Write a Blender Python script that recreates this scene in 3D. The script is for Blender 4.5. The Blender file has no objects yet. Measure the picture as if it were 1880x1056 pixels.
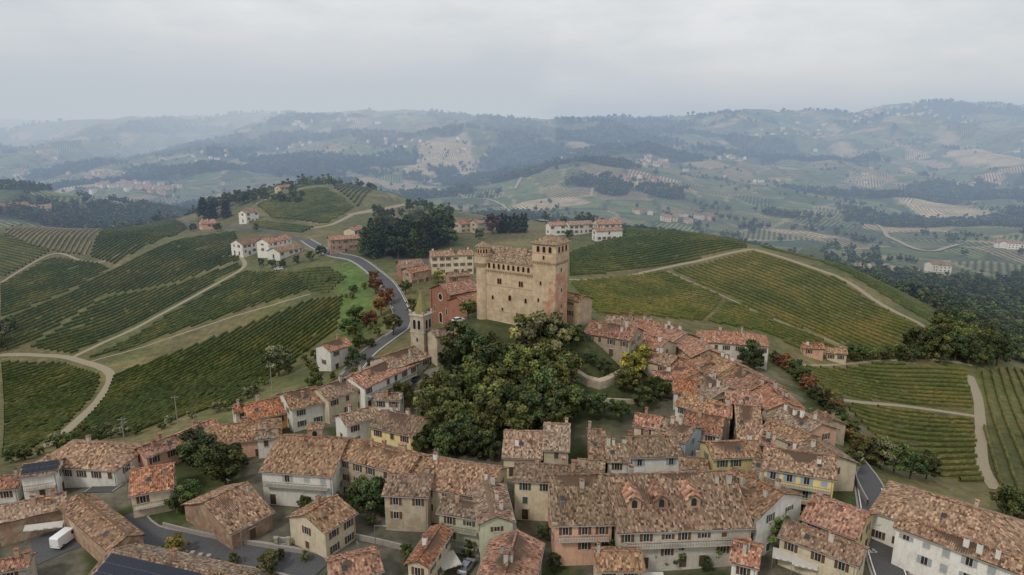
import bpy, math, random, numpy as np
from mathutils import Vector, Matrix
random.seed(7); rng=np.random.default_rng(7)
P=math.radians(13.3); CH=75.0; F=1253.0
cP,sP=math.cos(P),math.sin(P)
SC=bpy.context.scene
# ------------------------------------------------------------ noise
def _h(ix,iy,s):
    n=np.sin(ix*127.1+iy*311.7+s*74.7)*43758.5453
    return n-np.floor(n)
def vnoise(x,y,s=0):
    ix=np.floor(x);iy=np.floor(y);fx=x-ix;fy=y-iy
    fx=fx*fx*(3-2*fx);fy=fy*fy*(3-2*fy)
    a=_h(ix,iy,s);b=_h(ix+1,iy,s);c=_h(ix,iy+1,s);d=_h(ix+1,iy+1,s)
    return (a*(1-fx)+b*fx)*(1-fy)+(c*(1-fx)+d*fx)*fy
def fbm(x,y,s=0,o=4):
    r=0;a=.5;t=0
    for i in range(o):
        r=r+a*vnoise(x*2**i,y*2**i,s+i);t+=a;a*=.5
    return r/t
def sst(a,b,x):
    t=np.clip((x-a)/(b-a),0,1);return t*t*(3-2*t)
# ------------------------------------------------------------ terrain: surveyed spot heights (bearing column, distance, height)
CP=[(0,100,-2),(0,140,-3),(150,120,0),(150,150,-4),(300,110,0),(300,140,0),(300,165,-4),(450,110,0),(450,150,0),(450,182,-3),
(600,105,0),(600,140,1),(600,175,2),(750,105,0),(750,140,1),(750,175,3),(700,200,3),(900,100,0),(900,135,1),(1000,130,1),(1100,100,0),
(1100,140,2),(1250,100,0),(1250,140,2),(1250,170,3),(1250,210,5),(1150,230,6),(1400,110,1),(1400,150,2),(1400,180,2),(1350,215,3),
(1500,150,1),(1600,120,1),(1500,175,0),(1700,110,0),(1880,105,-1),(1880,60,-1),(0,60,0),(940,50,0),(940,-60,-5),(880,190,6),(980,200,6),
(820,250,7),(760,235,5),(740,260,5),(690,215,3),(950,240,7),(1000,270,7),(640,355,8),(700,300,6),(640,400,8),(720,330,7),(850,330,8),
(100,188,-15),(250,200,-13),(50,259,-25),(200,259,-22),(400,240,-14),(550,230,-6),(200,319,-20),(400,300,-12),(520,290,-6),(640,270,1),
(300,376,-5),(500,360,1),(300,447,5),(100,400,-4),(100,330,-16),(0,470,5),(150,450,4),(420,420,4),(480,405,3),(400,500,3),
(600,600,22),(500,520,15),(560,450,8),(680,560,16),(740,520,8),(450,600,13),(350,520,3),(200,560,-10),(0,600,-12),(600,700,14),
(600,900,-50),(300,800,-45),(0,720,-30),(60,920,-2),(240,920,-30),(0,1300,-70),(300,1400,-70),
(1250,400,13.4),(1100,400,10),(1280,330,4.8),(1150,300,5),(1300,260,0),(1400,380,9),(1400,300,0),(1550,340,4),(1550,290,-4),(1450,260,-5),
(1700,270,-7),(1620,255,-10),(1600,225,-12),(1850,240,-18),(1650,160,-9),(1850,170,-12),(1500,205,-5),(1250,520,-14),(1400,480,-22),
(1550,430,-28),(1750,450,-42),(1850,380,-40),(1850,300,-30),(1800,650,-63),(1500,800,-63),(1100,450,10),(1100,560,-4),(1100,800,-50),
(900,450,7),(900,600,-4),(850,800,-42),(900,1200,-66),(1300,1100,-66),(1700,1100,-70),(1600,1600,-74),(1750,2200,-44),(1500,2500,-21),
(1400,3500,128),(1550,3600,100),(1700,3800,175),(1880,3800,168),(1880,2400,5),(1880,1500,-55),(1050,1500,0),(1000,1350,-45),(1200,1600,-8),(1350,1750,-30),
(900,1800,-45),(700,1900,-50),(800,3200,118),(950,3500,80),(1150,3900,75),(600,3200,100),(400,3200,80),(200,3500,70),(0,3500,50),
(500,2200,-20),(200,2200,-45),(750,2400,0),(1250,4300,75),(0,9000,60),(600,9000,60),(1200,9000,60),(1880,9000,60),(-300,400,-5),(-300,1500,-60),(2200,400,-50),(2200,1500,-60),(-300,150,-8),(2200,150,-12)]
def bearing(px,Y,z):
    t=Y*cP+(CH-z)*sP
    return (px-940)/F*t
cx=np.array([bearing(p,Y,z) for p,Y,z in CP]);cy=np.array([float(Y) for p,Y,z in CP]);cz=np.array([float(z) for p,Y,z in CP])
def warp(x,y):
    s=y+200.0
    return x/s, np.log(s/200.0)
cu,cv=warp(cx,cy)
def K(r2): return 0.5*r2*np.log(r2+1e-12)
n=len(CP)
A=np.zeros((n+3,n+3));D=(cu[:,None]-cu)**2+(cv[:,None]-cv)**2
A[:n,:n]=K(D)+np.eye(n)*2e-4
A[:n,n]=1;A[:n,n+1]=cu;A[:n,n+2]=cv;A[n,:n]=1;A[n+1,:n]=cu;A[n+2,:n]=cv
W=np.linalg.solve(A,np.concatenate([cz,[0,0,0]]))
def height(x,y):
    x=np.atleast_1d(np.asarray(x,float));y=np.atleast_1d(np.asarray(y,float))
    out=np.empty_like(x)
    for i in range(0,len(x),20000):
        xx=x[i:i+20000];yy=y[i:i+20000]
        u,v=warp(xx,yy)
        z=K((u[:,None]-cu)**2+(v[:,None]-cv)**2)@W[:n]+W[n]+W[n+1]*u+W[n+2]*v
        ax,ay,bx,by=-2,200,14,197
        tt=np.clip(((xx-ax)*(bx-ax)+(yy-ay)*(by-ay))/((bx-ax)**2+(by-ay)**2),0,1)
        d=np.hypot(xx-ax-tt*(bx-ax),yy-ay-tt*(by-ay))
        z=z+12.0*(1-sst(9,33,d))
        f=sst(550,1300,yy)
        m=fbm(xx/420+3,yy/420,5,5)
        rid=1-np.abs(2*fbm(xx/700+9,yy/700+4,11,5)-1)*2.2
        z=z+f*((m-.5)*100+(rid-.55)*62*sst(900,2500,yy))
        z=z+(fbm(xx/25,yy/25,2,3)-.5)*1.2*sst(200,300,yy)
        out[i:i+20000]=z
    return out
def h1(x,y): return float(height([x],[y])[0])
def raydir(px,py):
    dx=(px-940)/F;dy=(528-py)/F
    return Vector((dx,cP+dy*sP,-sP+dy*cP))
TS=np.geomspace(55,7000,900)
def hit(px,py,H=0.0,ymax=7000):
    r=raydir(px,py)
    X=TS*r.x;Y=TS*r.y;Z=CH+TS*r.z
    g=Z-height(X,Y)-H
    k=np.where(g<0)[0]
    if len(k)==0: i=len(TS)-1;return Vector((X[i],Y[i],Z[i]))
    i=max(1,k[0]);f=g[i-1]/(g[i-1]-g[i]);t=TS[i-1]+(TS[i]-TS[i-1])*f
    return Vector((t*r.x,t*r.y,CH+t*r.z))
def atz(px,py,z):
    r=raydir(px,py);t=(z-CH)/r.z
    return Vector((t*r.x,t*r.y,z))
# ------------------------------------------------------------ materials
def newmat(name):
    m=bpy.data.materials.new(name);m.use_nodes=True
    nt=m.node_tree;b=nt.nodes['Principled BSDF'];b.inputs['Roughness'].default_value=.9
    b.inputs['Specular IOR Level'].default_value=.2
    return m,nt,b
def N(nt,t,**k):
    nd=nt.nodes.new(t)
    for a,v in k.items(): setattr(nd,a,v)
    return nd
def ramp(nt,fac,stops):
    r=N(nt,'ShaderNodeValToRGB');e=r.color_ramp.elements
    while len(e)<len(stops): e.new(.5)
    for el,(p,c) in zip(e,stops): el.position=p;el.color=(*c,1)
    nt.links.new(fac,r.inputs[0]);return r.outputs[0]
def noise(nt,vec,scale,detail=4,rough=.6):
    nn=N(nt,'ShaderNodeTexNoise');nn.inputs['Scale'].default_value=scale;nn.inputs['Detail'].default_value=detail;nn.inputs['Roughness'].default_value=rough
    if vec: nt.links.new(vec,nn.inputs['Vector'])
    return nn.outputs['Fac']
def mathn(nt,op,a,b=None):
    m=N(nt,'ShaderNodeMath',operation=op)
    for i,v in enumerate((a,b)):
        if v is None: continue
        if isinstance(v,(int,float)): m.inputs[i].default_value=v
        else: nt.links.new(v,m.inputs[i])
    return m.outputs[0]
def mix(nt,fac,a,b,mode='MIX'):
    m=N(nt,'ShaderNodeMix',data_type='RGBA',blend_type=mode)
    for s,v in ((0,fac),(6,a),(7,b)):
        if isinstance(v,(int,float)): m.inputs[s].default_value=v
        elif isinstance(v,tuple): m.inputs[s].default_value=(*v,1)
        else: nt.links.new(v,m.inputs[s])
    return m.outputs[2]
def objvec(nt):
    tc=N(nt,'ShaderNodeTexCoord');oi=N(nt,'ShaderNodeObjectInfo')
    s=N(nt,'ShaderNodeVectorMath',operation='SCALE');s.inputs[0].default_value=(50,31,17);nt.links.new(oi.outputs['Random'],s.inputs['Scale'])
    a=N(nt,'ShaderNodeVectorMath',operation='ADD');nt.links.new(tc.outputs['Object'],a.inputs[0]);nt.links.new(s.outputs[0],a.inputs[1])
    return a.outputs[0],oi
def scalev(nt,vec,s):
    m=N(nt,'ShaderNodeVectorMath',operation='MULTIPLY');nt.links.new(vec,m.inputs[0]);m.inputs[1].default_value=s
    return m.outputs[0]
def wallmat(name,c,dark=.55,patch=None):
    m,nt,b=newmat(name);v,oi=objvec(nt)
    f1=noise(nt,v,.35,5,.65);f2=noise(nt,scalev(nt,v,(1.5,1.5,.25)),1.2,4,.7);f3=noise(nt,v,6,3,.7)
    base=ramp(nt,f1,[(.3,tuple(x*dark for x in c)),(.5,c),(.75,tuple(min(.85,x*1.1) for x in c))])
    base=mix(nt,mathn(nt,'MULTIPLY',ramp(nt,f2,[(.45,(0,0,0)),(.75,(1,1,1))]),.45),base,tuple(x*.5 for x in c))
    if patch: base=mix(nt,ramp(nt,noise(nt,v,.5,5,.75),[(.48,(0,0,0)),(.6,(1,1,1))]),base,patch)
    base=mix(nt,.35,base,ramp(nt,f3,[(.3,(.35,.35,.35)),(.7,(1,1,1))]),'MULTIPLY')
    hs=N(nt,'ShaderNodeHueSaturation');nt.links.new(base,hs.inputs['Color']);nt.links.new(mathn(nt,'ADD',mathn(nt,'MULTIPLY',oi.outputs['Random'],.32),.8),hs.inputs['Value']);hs.inputs['Saturation'].default_value=.95
    nt.links.new(hs.outputs[0],b.inputs['Base Color'])
    return m
MW={'white':wallmat('plaster_white',(.80,.76,.68),.78),'cream':wallmat('plaster_cream',(.70,.59,.41),.72),
'yellow':wallmat('plaster_yellow',(.82,.65,.30),.8),'salmon':wallmat('plaster_salmon',(.74,.43,.29),.76),
'orange':wallmat('plaster_orange',(.74,.40,.17),.78),'stone':wallmat('rubble_stone',(.49,.41,.295),.58,(.38,.285,.195)),
'brick':wallmat('old_brick',(.41,.25,.165),.6,(.49,.37,.25)),'grey':wallmat('plaster_grey',(.53,.48,.40),.66),
'green':wallmat('plaster_green',(.48,.49,.34),.76),'blue':wallmat('plaster_blue',(.56,.62,.66),.8),
'castle':wallmat('castle_stone',(.58,.445,.285),.66,(.46,.325,.20)),'cbrick':wallmat('castle_brick',(.50,.25,.15),.72,(.53,.38,.25)),
'red':wallmat('church_brick',(.38,.165,.105),.75)}
def roofmat(name,a,b_,c,lich):
    m,nt,b=newmat(name);uv=N(nt,'ShaderNodeUVMap');v,oi=objvec(nt)
    s=scalev(nt,uv.outputs[0],(1/.32,1/.5,1))
    fl=N(nt,'ShaderNodeVectorMath',operation='FLOOR');nt.links.new(s,fl.inputs[0])
    wn=N(nt,'ShaderNodeTexWhiteNoise',noise_dimensions='3D')
    ad=N(nt,'ShaderNodeVectorMath',operation='ADD');nt.links.new(fl.outputs[0],ad.inputs[0])
    cb=N(nt,'ShaderNodeCombineXYZ');nt.links.new(mathn(nt,'FLOOR',mathn(nt,'MULTIPLY',oi.outputs['Random'],97.0)),cb.inputs[2]);nt.links.new(cb.outputs[0],ad.inputs[1])
    nt.links.new(ad.outputs[0],wn.inputs['Vector'])
    tile=ramp(nt,wn.outputs['Value'],[(0,tuple(x*.25 for x in a)),(.3,a),(.6,b_),(.88,c),(1,tuple(min(.8,x*1.45) for x in c))])
    pn=noise(nt,v,.35,5,.7)
    col=mix(nt,ramp(nt,pn,[(.42,(0,0,0)),(.64,(.8,.8,.8))]),tile,mix(nt,.6,tile,lich))
    st=noise(nt,scalev(nt,uv.outputs[0],(3.0,.6,1)),1.0,5,.8)
    col=mix(nt,.85,col,ramp(nt,st,[(.32,(.36,.35,.34)),(.55,(1,1,1)),(.8,(1.2,1.16,1.1))]),'MULTIPLY')
    hs=N(nt,'ShaderNodeHueSaturation');nt.links.new(col,hs.inputs['Color'])
    nt.links.new(mathn(nt,'ADD',mathn(nt,'MULTIPLY',oi.outputs['Random'],.4),.82),hs.inputs['Value'])
    r2=mathn(nt,'FRACT',mathn(nt,'MULTIPLY',oi.outputs['Random'],13.7))
    nt.links.new(mathn(nt,'ADD',mathn(nt,'MULTIPLY',r2,-.25),1.06),hs.inputs['Saturation'])
    nt.links.new(hs.outputs[0],b.inputs['Base Color'])
    bp=N(nt,'ShaderNodeBump');bp.inputs['Strength'].default_value=.6;bp.inputs['Distance'].default_value=.08
    nt.links.new(wn.outputs['Value'],bp.inputs['Height']);nt.links.new(bp.outputs[0],b.inputs['Normal'])
    return m
MR={'brown':roofmat('aged_clay_tiles',(.215,.12,.072),(.29,.172,.105),(.38,.25,.16),(.215,.155,.10)),
'red':roofmat('red_clay_tiles',(.265,.108,.06),(.345,.152,.085),(.43,.23,.135),(.27,.155,.10)),
'grey':roofmat('weathered_clay_tiles',(.20,.13,.083),(.265,.183,.122),(.355,.262,.18),(.195,.155,.115))}
def flat(name,c,r=.8,nz=.3,metal=0,spec=.2):
    m,nt,b=newmat(name);v,oi=objvec(nt)
    col=mix(nt,nz,c,ramp(nt,noise(nt,v,2.5,5,.7),[(.3,(.4,.4,.4)),(.7,(1.1,1.1,1.1))]),'MULTIPLY')
    nt.links.new(col,b.inputs['Base Color']);b.inputs['Roughness'].default_value=r;b.inputs['Metallic'].default_value=metal;b.inputs['Specular IOR Level'].default_value=spec
    return m
M_GLASS=flat('window_glass',(.03,.033,.037),.2,.2,0,.4)
M_FRAME=flat('window_frame',(.55,.50,.43))
M_SH={'brown':flat('brown_shutter',(.13,.07,.04)),'green':flat('green_shutter',(.055,.11,.075)),'grey':flat('grey_shutter',(.36,.38,.38)),'blue':flat('blue_shutter',(.28,.42,.52))}
M_DARK=flat('dark_opening',(.02,.018,.015),.95)
M_ASPH=flat('asphalt',(.10,.10,.103),.85,.5)
M_PAVE=flat('stone_paving',(.2,.18,.15),.9,.6)
M_DIRT=flat('pale_earth_track',(.33,.275,.19),.95,.6)
M_WHITE=flat('white_paint',(.74,.74,.72),.5,.15)
M_METAL=flat('galvanised_metal',(.35,.36,.37),.45,.2,.6)
M_SOLAR=flat('solar_cells',(.012,.016,.03),.25,.2,0,.4)
M_RAIL=flat('iron_railing',(.05,.045,.04),.6)
M_WOOD=flat('dark_wood',(.10,.065,.045))
M_BARK=flat('bark',(.10,.075,.055))
M_TYRE=flat('tyre',(.02,.02,.02));M_TAIL=flat('tail_lamp',(.4,.03,.02),.3);M_TARP=flat('canvas',(.5,.47,.42))
M_CONC=flat('concrete_wall',(.34,.31,.275),.9,.5)
def leafmat(name):
    m,nt,b=newmat(name);oi=N(nt,'ShaderNodeObjectInfo');at=N(nt,'ShaderNodeAttribute');at.attribute_name='clump'
    col=mix(nt,1.0,oi.outputs['Color'],ramp(nt,at.outputs['Fac'],[(0,(.42,.46,.45)),(.5,(1,1,1)),(1,(2.2,2.0,1.4))]),'MULTIPLY')
    hs=N(nt,'ShaderNodeHueSaturation');nt.links.new(col,hs.inputs['Color']);nt.links.new(mathn(nt,'ADD',mathn(nt,'MULTIPLY',oi.outputs['Random'],.8),.65),hs.inputs['Value'])
    nt.links.new(mathn(nt,'ADD',mathn(nt,'MULTIPLY',oi.outputs['Random'],.05),.465),hs.inputs['Hue'])
    nt.links.new(hs.outputs[0],b.inputs['Base Color']);b.inputs['Roughness'].default_value=.75
    return m
M_LEAF=leafmat('foliage')
def vinemat(name,stops):
    m,nt,b=newmat(name);g=N(nt,'ShaderNodeNewGeometry')
    f=noise(nt,g.outputs['Position'],.045,5,.65);f2=noise(nt,g.outputs['Position'],.9,4,.7)
    col=ramp(nt,f,stops);col=mix(nt,.7,col,ramp(nt,f2,[(.3,(.4,.45,.45)),(.5,(.9,.9,.9)),(.72,(1.6,1.5,1.25))]),'MULTIPLY')
    nt.links.new(col,b.inputs['Base Color']);return m
M_VG=vinemat('vine_leaves_green',[(.32,(.048,.07,.023)),(.5,(.072,.092,.028)),(.66,(.13,.125,.038))])
M_VY=vinemat('vine_leaves_autumn',[(.32,(.062,.08,.024)),(.5,(.105,.112,.032)),(.68,(.175,.14,.045))])
M_VP=vinemat('young_vines_pale',[(.3,(.22,.19,.11)),(.5,(.28,.23,.15)),(.7,(.18,.18,.09))])
# ------------------------------------------------------------ mesh batch
class B:
    def __init__(s): s.v=[];s.f=[];s.m=[];s.uv=[]
    def face(s,pts,m=0,uv=None):
        i=len(s.v);s.v+= [tuple(p) for p in pts];s.f.append(tuple(range(i,i+len(pts))));s.m.append(m)
        s.uv.append(uv or [(p[0],p[1]) for p in pts])
    def box(s,O,U,Nn,u0,u1,n0,n1,z0,z1,m=0):
        O=Vector(O);U=Vector(U);Nn=Vector(Nn);Z=Vector((0,0,1))
        p=[O+U*a+Nn*b_+Z*c for c in (z0,z1) for b_ in (n0,n1) for a in (u0,u1)]
        i=len(s.v);s.v+=[tuple(q) for q in p]
        for f in ((0,2,3,1),(4,5,7,6),(0,1,5,4),(2,6,7,3),(0,4,6,2),(1,3,7,5)):
            s.f.append(tuple(i+k for k in f));s.m.append(m);s.uv.append([(p[k][0]+p[k][1],p[k][2]) for k in f])
    def bx(s,x0,x1,y0,y1,z0,z1,m=0): s.box((0,0,0),(1,0,0),(0,1,0),x0,x1,y0,y1,z0,z1,m)
    def cyl(s,x,y,z0,z1,r0,r1,k=16,m=0,cap=True):
        i=len(s.v)
        for z,r in((z0,r0),(z1,r1)):
            for j in range(k):
                a=2*math.pi*j/k;s.v.append((x+r*math.cos(a),y+r*math.sin(a),z))
        for j in range(k):
            q=(i+j,i+(j+1)%k,i+k+(j+1)%k,i+k+j);s.f.append(q);s.m.append(m)
            s.uv.append([(j*r0*.4,0),((j+1)*r0*.4,0),((j+1)*r0*.4,abs(z1-z0)+abs(r1-r0)),(j*r0*.4,abs(z1-z0)+abs(r1-r0))])
        if cap: s.f.append(tuple(i+k+j for j in range(k)));s.m.append(m);s.uv.append([(0,0)]*k)
    def arch(s,O,U,Nn,u,z,w,h,mp,mf,fr=.14,pr=.07,k=8):
        O=Vector(O);U=Vector(U);Nn=Vector(Nn);Z=Vector((0,0,1))
        def ring(w,h,z,off):
            pts=[(-w/2,z),( w/2,z)];r=w/2
            for j in range(k+1):
                a=math.pi*j/k;pts.append((r*math.cos(a),z+h-r+r*math.sin(a)))
            return [O+U*(u+a)+Z*b_+Nn*off for a,b_ in pts]
        s.face(ring(w,h,z,pr*.4),mp)
        a=ring(w,h,z,pr);b_=ring(w+2*fr,h+fr*2,z-fr,pr);c=ring(w+2*fr,h+fr*2,z-fr,-.02);d=ring(w,h,z,0)
        nn=len(a)
        for j in range(nn):
            q=(j+1)%nn
            s.face([a[j],b_[j],b_[q],a[q]],mf);s.face([b_[j],c[j],c[q],b_[q]],mf);s.face([a[j],a[q],d[q],d[j]],mf)
    def obj(s,name,mats,parent=None,loc=None,rot=0,smooth=False):
        me=bpy.data.meshes.new(name);me.from_pydata(s.v,[],s.f)
        for m in mats: me.materials.append(m)
        if len(mats)>1: me.polygons.foreach_set('material_index',s.m)
        uvl=me.uv_layers.new(name='UVMap');fl=[c for u in s.uv for p in u for c in p]
        if len(fl)==len(me.loops)*2: uvl.data.foreach_set('uv',fl)
        if smooth: me.shade_smooth()
        me.update()
        o=bpy.data.objects.new(name,me);SC.collection.objects.link(o)
        if parent: o.parent=parent
        if loc is not None: o.location=loc;o.rotation_euler=(0,0,rot)
        return o
def empty(name,loc,rot=0):
    e=bpy.data.objects.new(name,None);e.empty_display_size=1;SC.collection.objects.link(e);e.location=loc;e.rotation_euler=(0,0,rot);return e
def bigmesh(name,V,Fc,mats,attrs=None,smooth=False):
    me=bpy.data.meshes.new(name);me.from_pydata(V.tolist(),[],Fc.tolist())
    for m in mats: me.materials.append(m)
    for k,(dom,arr) in (attrs or {}).items():
        if arr.ndim==2:
            a=me.attributes.new(k,'FLOAT_COLOR',dom);a.data.foreach_set('color',arr.astype(np.float32).ravel())
        else:
            a=me.attributes.new(k,'FLOAT',dom);a.data.foreach_set('value',arr.astype(np.float32))
    if smooth: me.shade_smooth()
    o=bpy.data.objects.new(name,me);SC.collection.objects.link(o);return o
# ------------------------------------------------------------ terrain sheet
def forestmask(x,y,z):
    f=fbm(x/230+5,y/230+1,31,5)
    px=940+x/(y*cP+75*sP)*F
    clear=.14*(1-sst(380,460,px))*sst(500,560,y)*(1-sst(1050,1300,y))+.13*sst(960,1020,px)*(1-sst(1330,1420,px))*sst(950,1100,y)*(1-sst(1750,1950,y))+.035*sst(1380,1480,px)*sst(700,850,y)*(1-sst(2400,2800,y))
    m=sst(.54,.575,f-clear)*sst(620,800,y)
    right=sst(-18,-26,z)*sst(280,330,y)*sst(1250,1350,px)*sst(.40,.47,f)*(1-sst(480,620,y))
    left=sst(-22,-32,z)*sst(500,560,y)*sst(.50,.55,f-clear)*(1-sst(1000,1200,y))*(px<1250)
    return np.clip(m+right+left,0,1)
nu,nv=470,820
uu=np.linspace(-1.15,1.15,nu);vv=np.linspace(math.log(110/200),math.log(10200/200),nv)
U,Vv=np.meshgrid(uu,vv);S=200*np.exp(Vv);X=(U*S).ravel();Y=(S-200).ravel();Z=height(X,Y)
V=np.stack([X,Y,Z],1)
idx=np.arange(nu*nv).reshape(nv,nu)
Fc=np.stack([idx[:-1,:-1],idx[:-1,1:],idx[1:,1:],idx[1:,:-1]],-1).reshape(-1,4)
wx=X+50*(fbm(X/200,Y/200,61,3)-.5);wy=Y*.8+50*(fbm(X/200,Y/200,71,3)-.5)
cs=80.0
gx=np.floor(wx/cs);gy=np.floor(wy/cs);d1=np.full(X.shape,1e9);d2=d1.copy();idh=np.zeros(X.shape)
for i in(-1,0,1):
    for j in(-1,0,1):
        a=gx+i;b_=gy+j;px_=(a+_h(a,b_,1))*cs;py_=(b_+_h(a,b_,2))*cs
        d=np.hypot(wx-px_,wy-py_);hh=_h(a,b_,3)
        c=d<d1;d2=np.where(c,d1,np.minimum(d2,d));idh=np.where(c,hh,idh);d1=np.where(c,d,d1)
pal=np.array([(.075,.098,.038),(.10,.115,.045),(.13,.13,.055),(.055,.075,.03),(.27,.21,.135),(.12,.145,.055),(.085,.108,.042),(.18,.15,.085),(.09,.115,.044),(.115,.115,.055)])
col=pal[np.minimum((idh*10).astype(int),9)]
edge=(1-sst(3,8,d2-d1))[:,None]
col=col*(1-edge*.8)+np.where((_h(gx,gy,9)>.55)[:,None],np.array((.28,.225,.155)),np.array((.03,.042,.02)))*edge*.8
# bare ploughed fields on the far slopes
for fx,fy,rx,ry in((810,298,.045,.11),(1755,400,.045,.075),(1010,372,.05,.03),(1830,283,.05,.05),(1180,345,.02,.02),(120,345,.03,.04)):
    p=hit(fx,fy);sc_=p.y
    dd=np.hypot((X-p.x)/(rx*sc_*1.1),(Y-p.y)/(ry*sc_*1.6))+.5*(fbm(X/60,Y/60,91,3)-.5)
    mk=(1-sst(.9,1.0,dd))[:,None];col=col*(1-mk)+np.array((.34,.275,.19))*mk
pxv=940+X/(Y*cP+75*sP)*F
nearc=np.array((.15,.13,.066))*(0.7+.6*fbm(X/18,Y/18,4,4))[:,None]
br=sst(.47,.6,fbm(X/35,Y/35,8,4))[:,None]*.6;nearc=nearc*(1-br)+np.array((.085,.105,.038))*br
gb=(sst(610,630,pxv)*(1-sst(672,700,pxv))*sst(225,250,Y)*(1-sst(335,350,Y)))[:,None]
nearc=nearc*(1-gb)+np.array((.095,.145,.04))*gb
f=sst(560,640,Y)[:,None]
col=nearc*(1-f)+col*f
vil=(1-sst(160,185,Y+12*(fbm(X/20,Y/20,3,3)-.5)-np.where(pxv>1150,25,0)+np.where(pxv<430,26,0)))*(1-sst(1560,1640,pxv)*sst(118,130,Y))
vc=np.array((.145,.13,.105))*(0.6+.7*fbm(X/6,Y/6,14,3))[:,None];gr=sst(.5,.58,fbm(X/14,Y/14,17,3))[:,None]
vc=vc*(1-gr)+np.array((.06,.075,.03))*gr
col=col*(1-vil[:,None])+vc*vil[:,None]
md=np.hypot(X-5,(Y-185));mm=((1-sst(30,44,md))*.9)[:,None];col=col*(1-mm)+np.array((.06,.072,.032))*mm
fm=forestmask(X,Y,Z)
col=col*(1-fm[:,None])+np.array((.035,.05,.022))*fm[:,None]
ang=(idh*37.7)%math.pi
strp=sst(560,640,Y)*(1-fm)*.95
M_T,nt,b=newmat('terrain_fields')
at=N(nt,'ShaderNodeAttribute');at.attribute_name='Ground'
g=N(nt,'ShaderNodeNewGeometry')
sx=N(nt,'ShaderNodeSeparateXYZ');nt.links.new(g.outputs['Position'],sx.inputs[0])
a1=N(nt,'ShaderNodeAttribute');a1.attribute_name='rowdir';s1=N(nt,'ShaderNodeSeparateXYZ');nt.links.new(a1.outputs['Vector'],s1.inputs[0])
ph=mathn(nt,'ADD',mathn(nt,'MULTIPLY',sx.outputs[0],s1.outputs[0]),mathn(nt,'MULTIPLY',sx.outputs[1],s1.outputs[1]))
sn=mathn(nt,'SINE',mathn(nt,'MULTIPLY',ph,.9))
st=mathn(nt,'MULTIPLY',mathn(nt,'MULTIPLY',sn,s1.outputs[2]),.6)
f2=noise(nt,g.outputs['Position'],.35,5,.7);f3=noise(nt,g.outputs['Position'],.02,5,.7)
c=mix(nt,.8,at.outputs['Color'],ramp(nt,f2,[(.3,(.45,.45,.45)),(.7,(1.4,1.4,1.35))]),'MULTIPLY')
c=mix(nt,.75,c,ramp(nt,f3,[(.35,(.55,.6,.55)),(.65,(1.3,1.25,1.1))]),'MULTIPLY')
cc=N(nt,'ShaderNodeVectorMath',operation='SCALE');nt.links.new(c,cc.inputs[0]);nt.links.new(mathn(nt,'ADD',st,1.0),cc.inputs['Scale'])
nt.links.new(cc.outputs[0],b.inputs['Base Color'])
rd=np.stack([np.cos(ang),np.sin(ang),strp,np.ones_like(ang)],1)
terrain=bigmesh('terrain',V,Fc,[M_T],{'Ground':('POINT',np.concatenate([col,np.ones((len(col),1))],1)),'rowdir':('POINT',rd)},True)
# ------------------------------------------------------------ sweeps: roads, tracks, walls
def world_line(pts,step=3.0,pix=True):
    w=[hit(*p) for p in pts] if pix else [Vector((*p,0)) for p in pts]
    w=[Vector((p.x,p.y)) for p in w];out=[]
    for i in range(len(w)-1):
        p0=w[max(0,i-1)];p1=w[i];p2=w[i+1];p3=w[min(len(w)-1,i+2)]
        k=max(2,int((p2-p1).length/step))
        for j in range(k):
            t=j/k;out.append(.5*((2*p1)+(-p0+p2)*t+(2*p0-5*p1+4*p2-p3)*t*t+(-p0+3*p1-3*p2+p3)*t**3))
    out.append(w[-1]);return np.array([tuple(p) for p in out])
def sweep(name,line,prof,mat,parent=None):
    T=np.gradient(line,axis=0);T/=np.linalg.norm(T,axis=1)[:,None]+1e-9
    Nn=np.stack([T[:,1],-T[:,0]],1);k=len(prof);V=[]
    zc=height(line[:,0],line[:,1])
    for o,dz in prof:
        q=line+Nn*o;V.append(np.stack([q[:,0],q[:,1],np.maximum(height(q[:,0],q[:,1]),zc-.6)+dz],1))
    V=np.stack(V,1).reshape(-1,3);m=len(line);idx=np.arange(m*k).reshape(m,k)
    Fc=np.stack([idx[:-1,:-1],idx[:-1,1:],idx[1:,1:],idx[1:,:-1]],-1).reshape(-1,4)
    o=bigmesh(name,V,Fc,[mat])
    if parent: o.parent=parent
    return o
def road(name,pts,w,mat=M_ASPH,kerb=False,lines=False,dz=.14,pix=True,step=2.5):
    L=world_line(pts,step,pix);o=sweep(name,L,[(-w/2,dz-.3),(-w/2,dz),(0,dz+.03),(w/2,dz),(w/2,dz-.3)],mat)
    if kerb:
        for sgn in(-1,1): sweep('kerb',L,[(sgn*w/2,dz-.2),(sgn*w/2,dz+.12),(sgn*(w/2+.35),dz+.12),(sgn*(w/2+.35),dz-.4)],M_CONC,o)
    if lines:
        for sgn in(-1,1): sweep('edge_line',L,[(sgn*(w/2-.35),dz+.012),(sgn*(w/2-.55),dz+.014)],M_WHITE,o)
    return L
road('main_road',[(560,440),(615,468),(660,480),(705,515),(735,565),(738,600),(715,620),(670,655),(640,690)],6.5,lines=True,kerb=True)
road('ridge_road',[(0,408),(100,402),(230,398),(330,408),(420,418),(520,432),(600,455)],5)
road('village_street',[(180,905),(215,880),(240,860)],6,kerb=True)
road('village_street',[(225,950),(260,985),(330,1000),(420,1012),(520,1028),(590,1048)],6.5,kerb=True)
road('village_street',[(1560,838),(1590,880),(1605,930),(1612,980),(1635,1056),(1660,1110)],6,kerb=True,lines=True)
road('village_lane',[(640,775),(700,730),(760,700),(800,690)],5,M_PAVE)
road('courtyard',[(60,1010),(120,985),(150,975)],11,M_ASPH,dz=.1)
road('hillside_track',[(640,395),(700,385),(750,375)],5,M_DIRT);road('hillside_track',[(700,470),(760,478),(820,490)],5)
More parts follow.
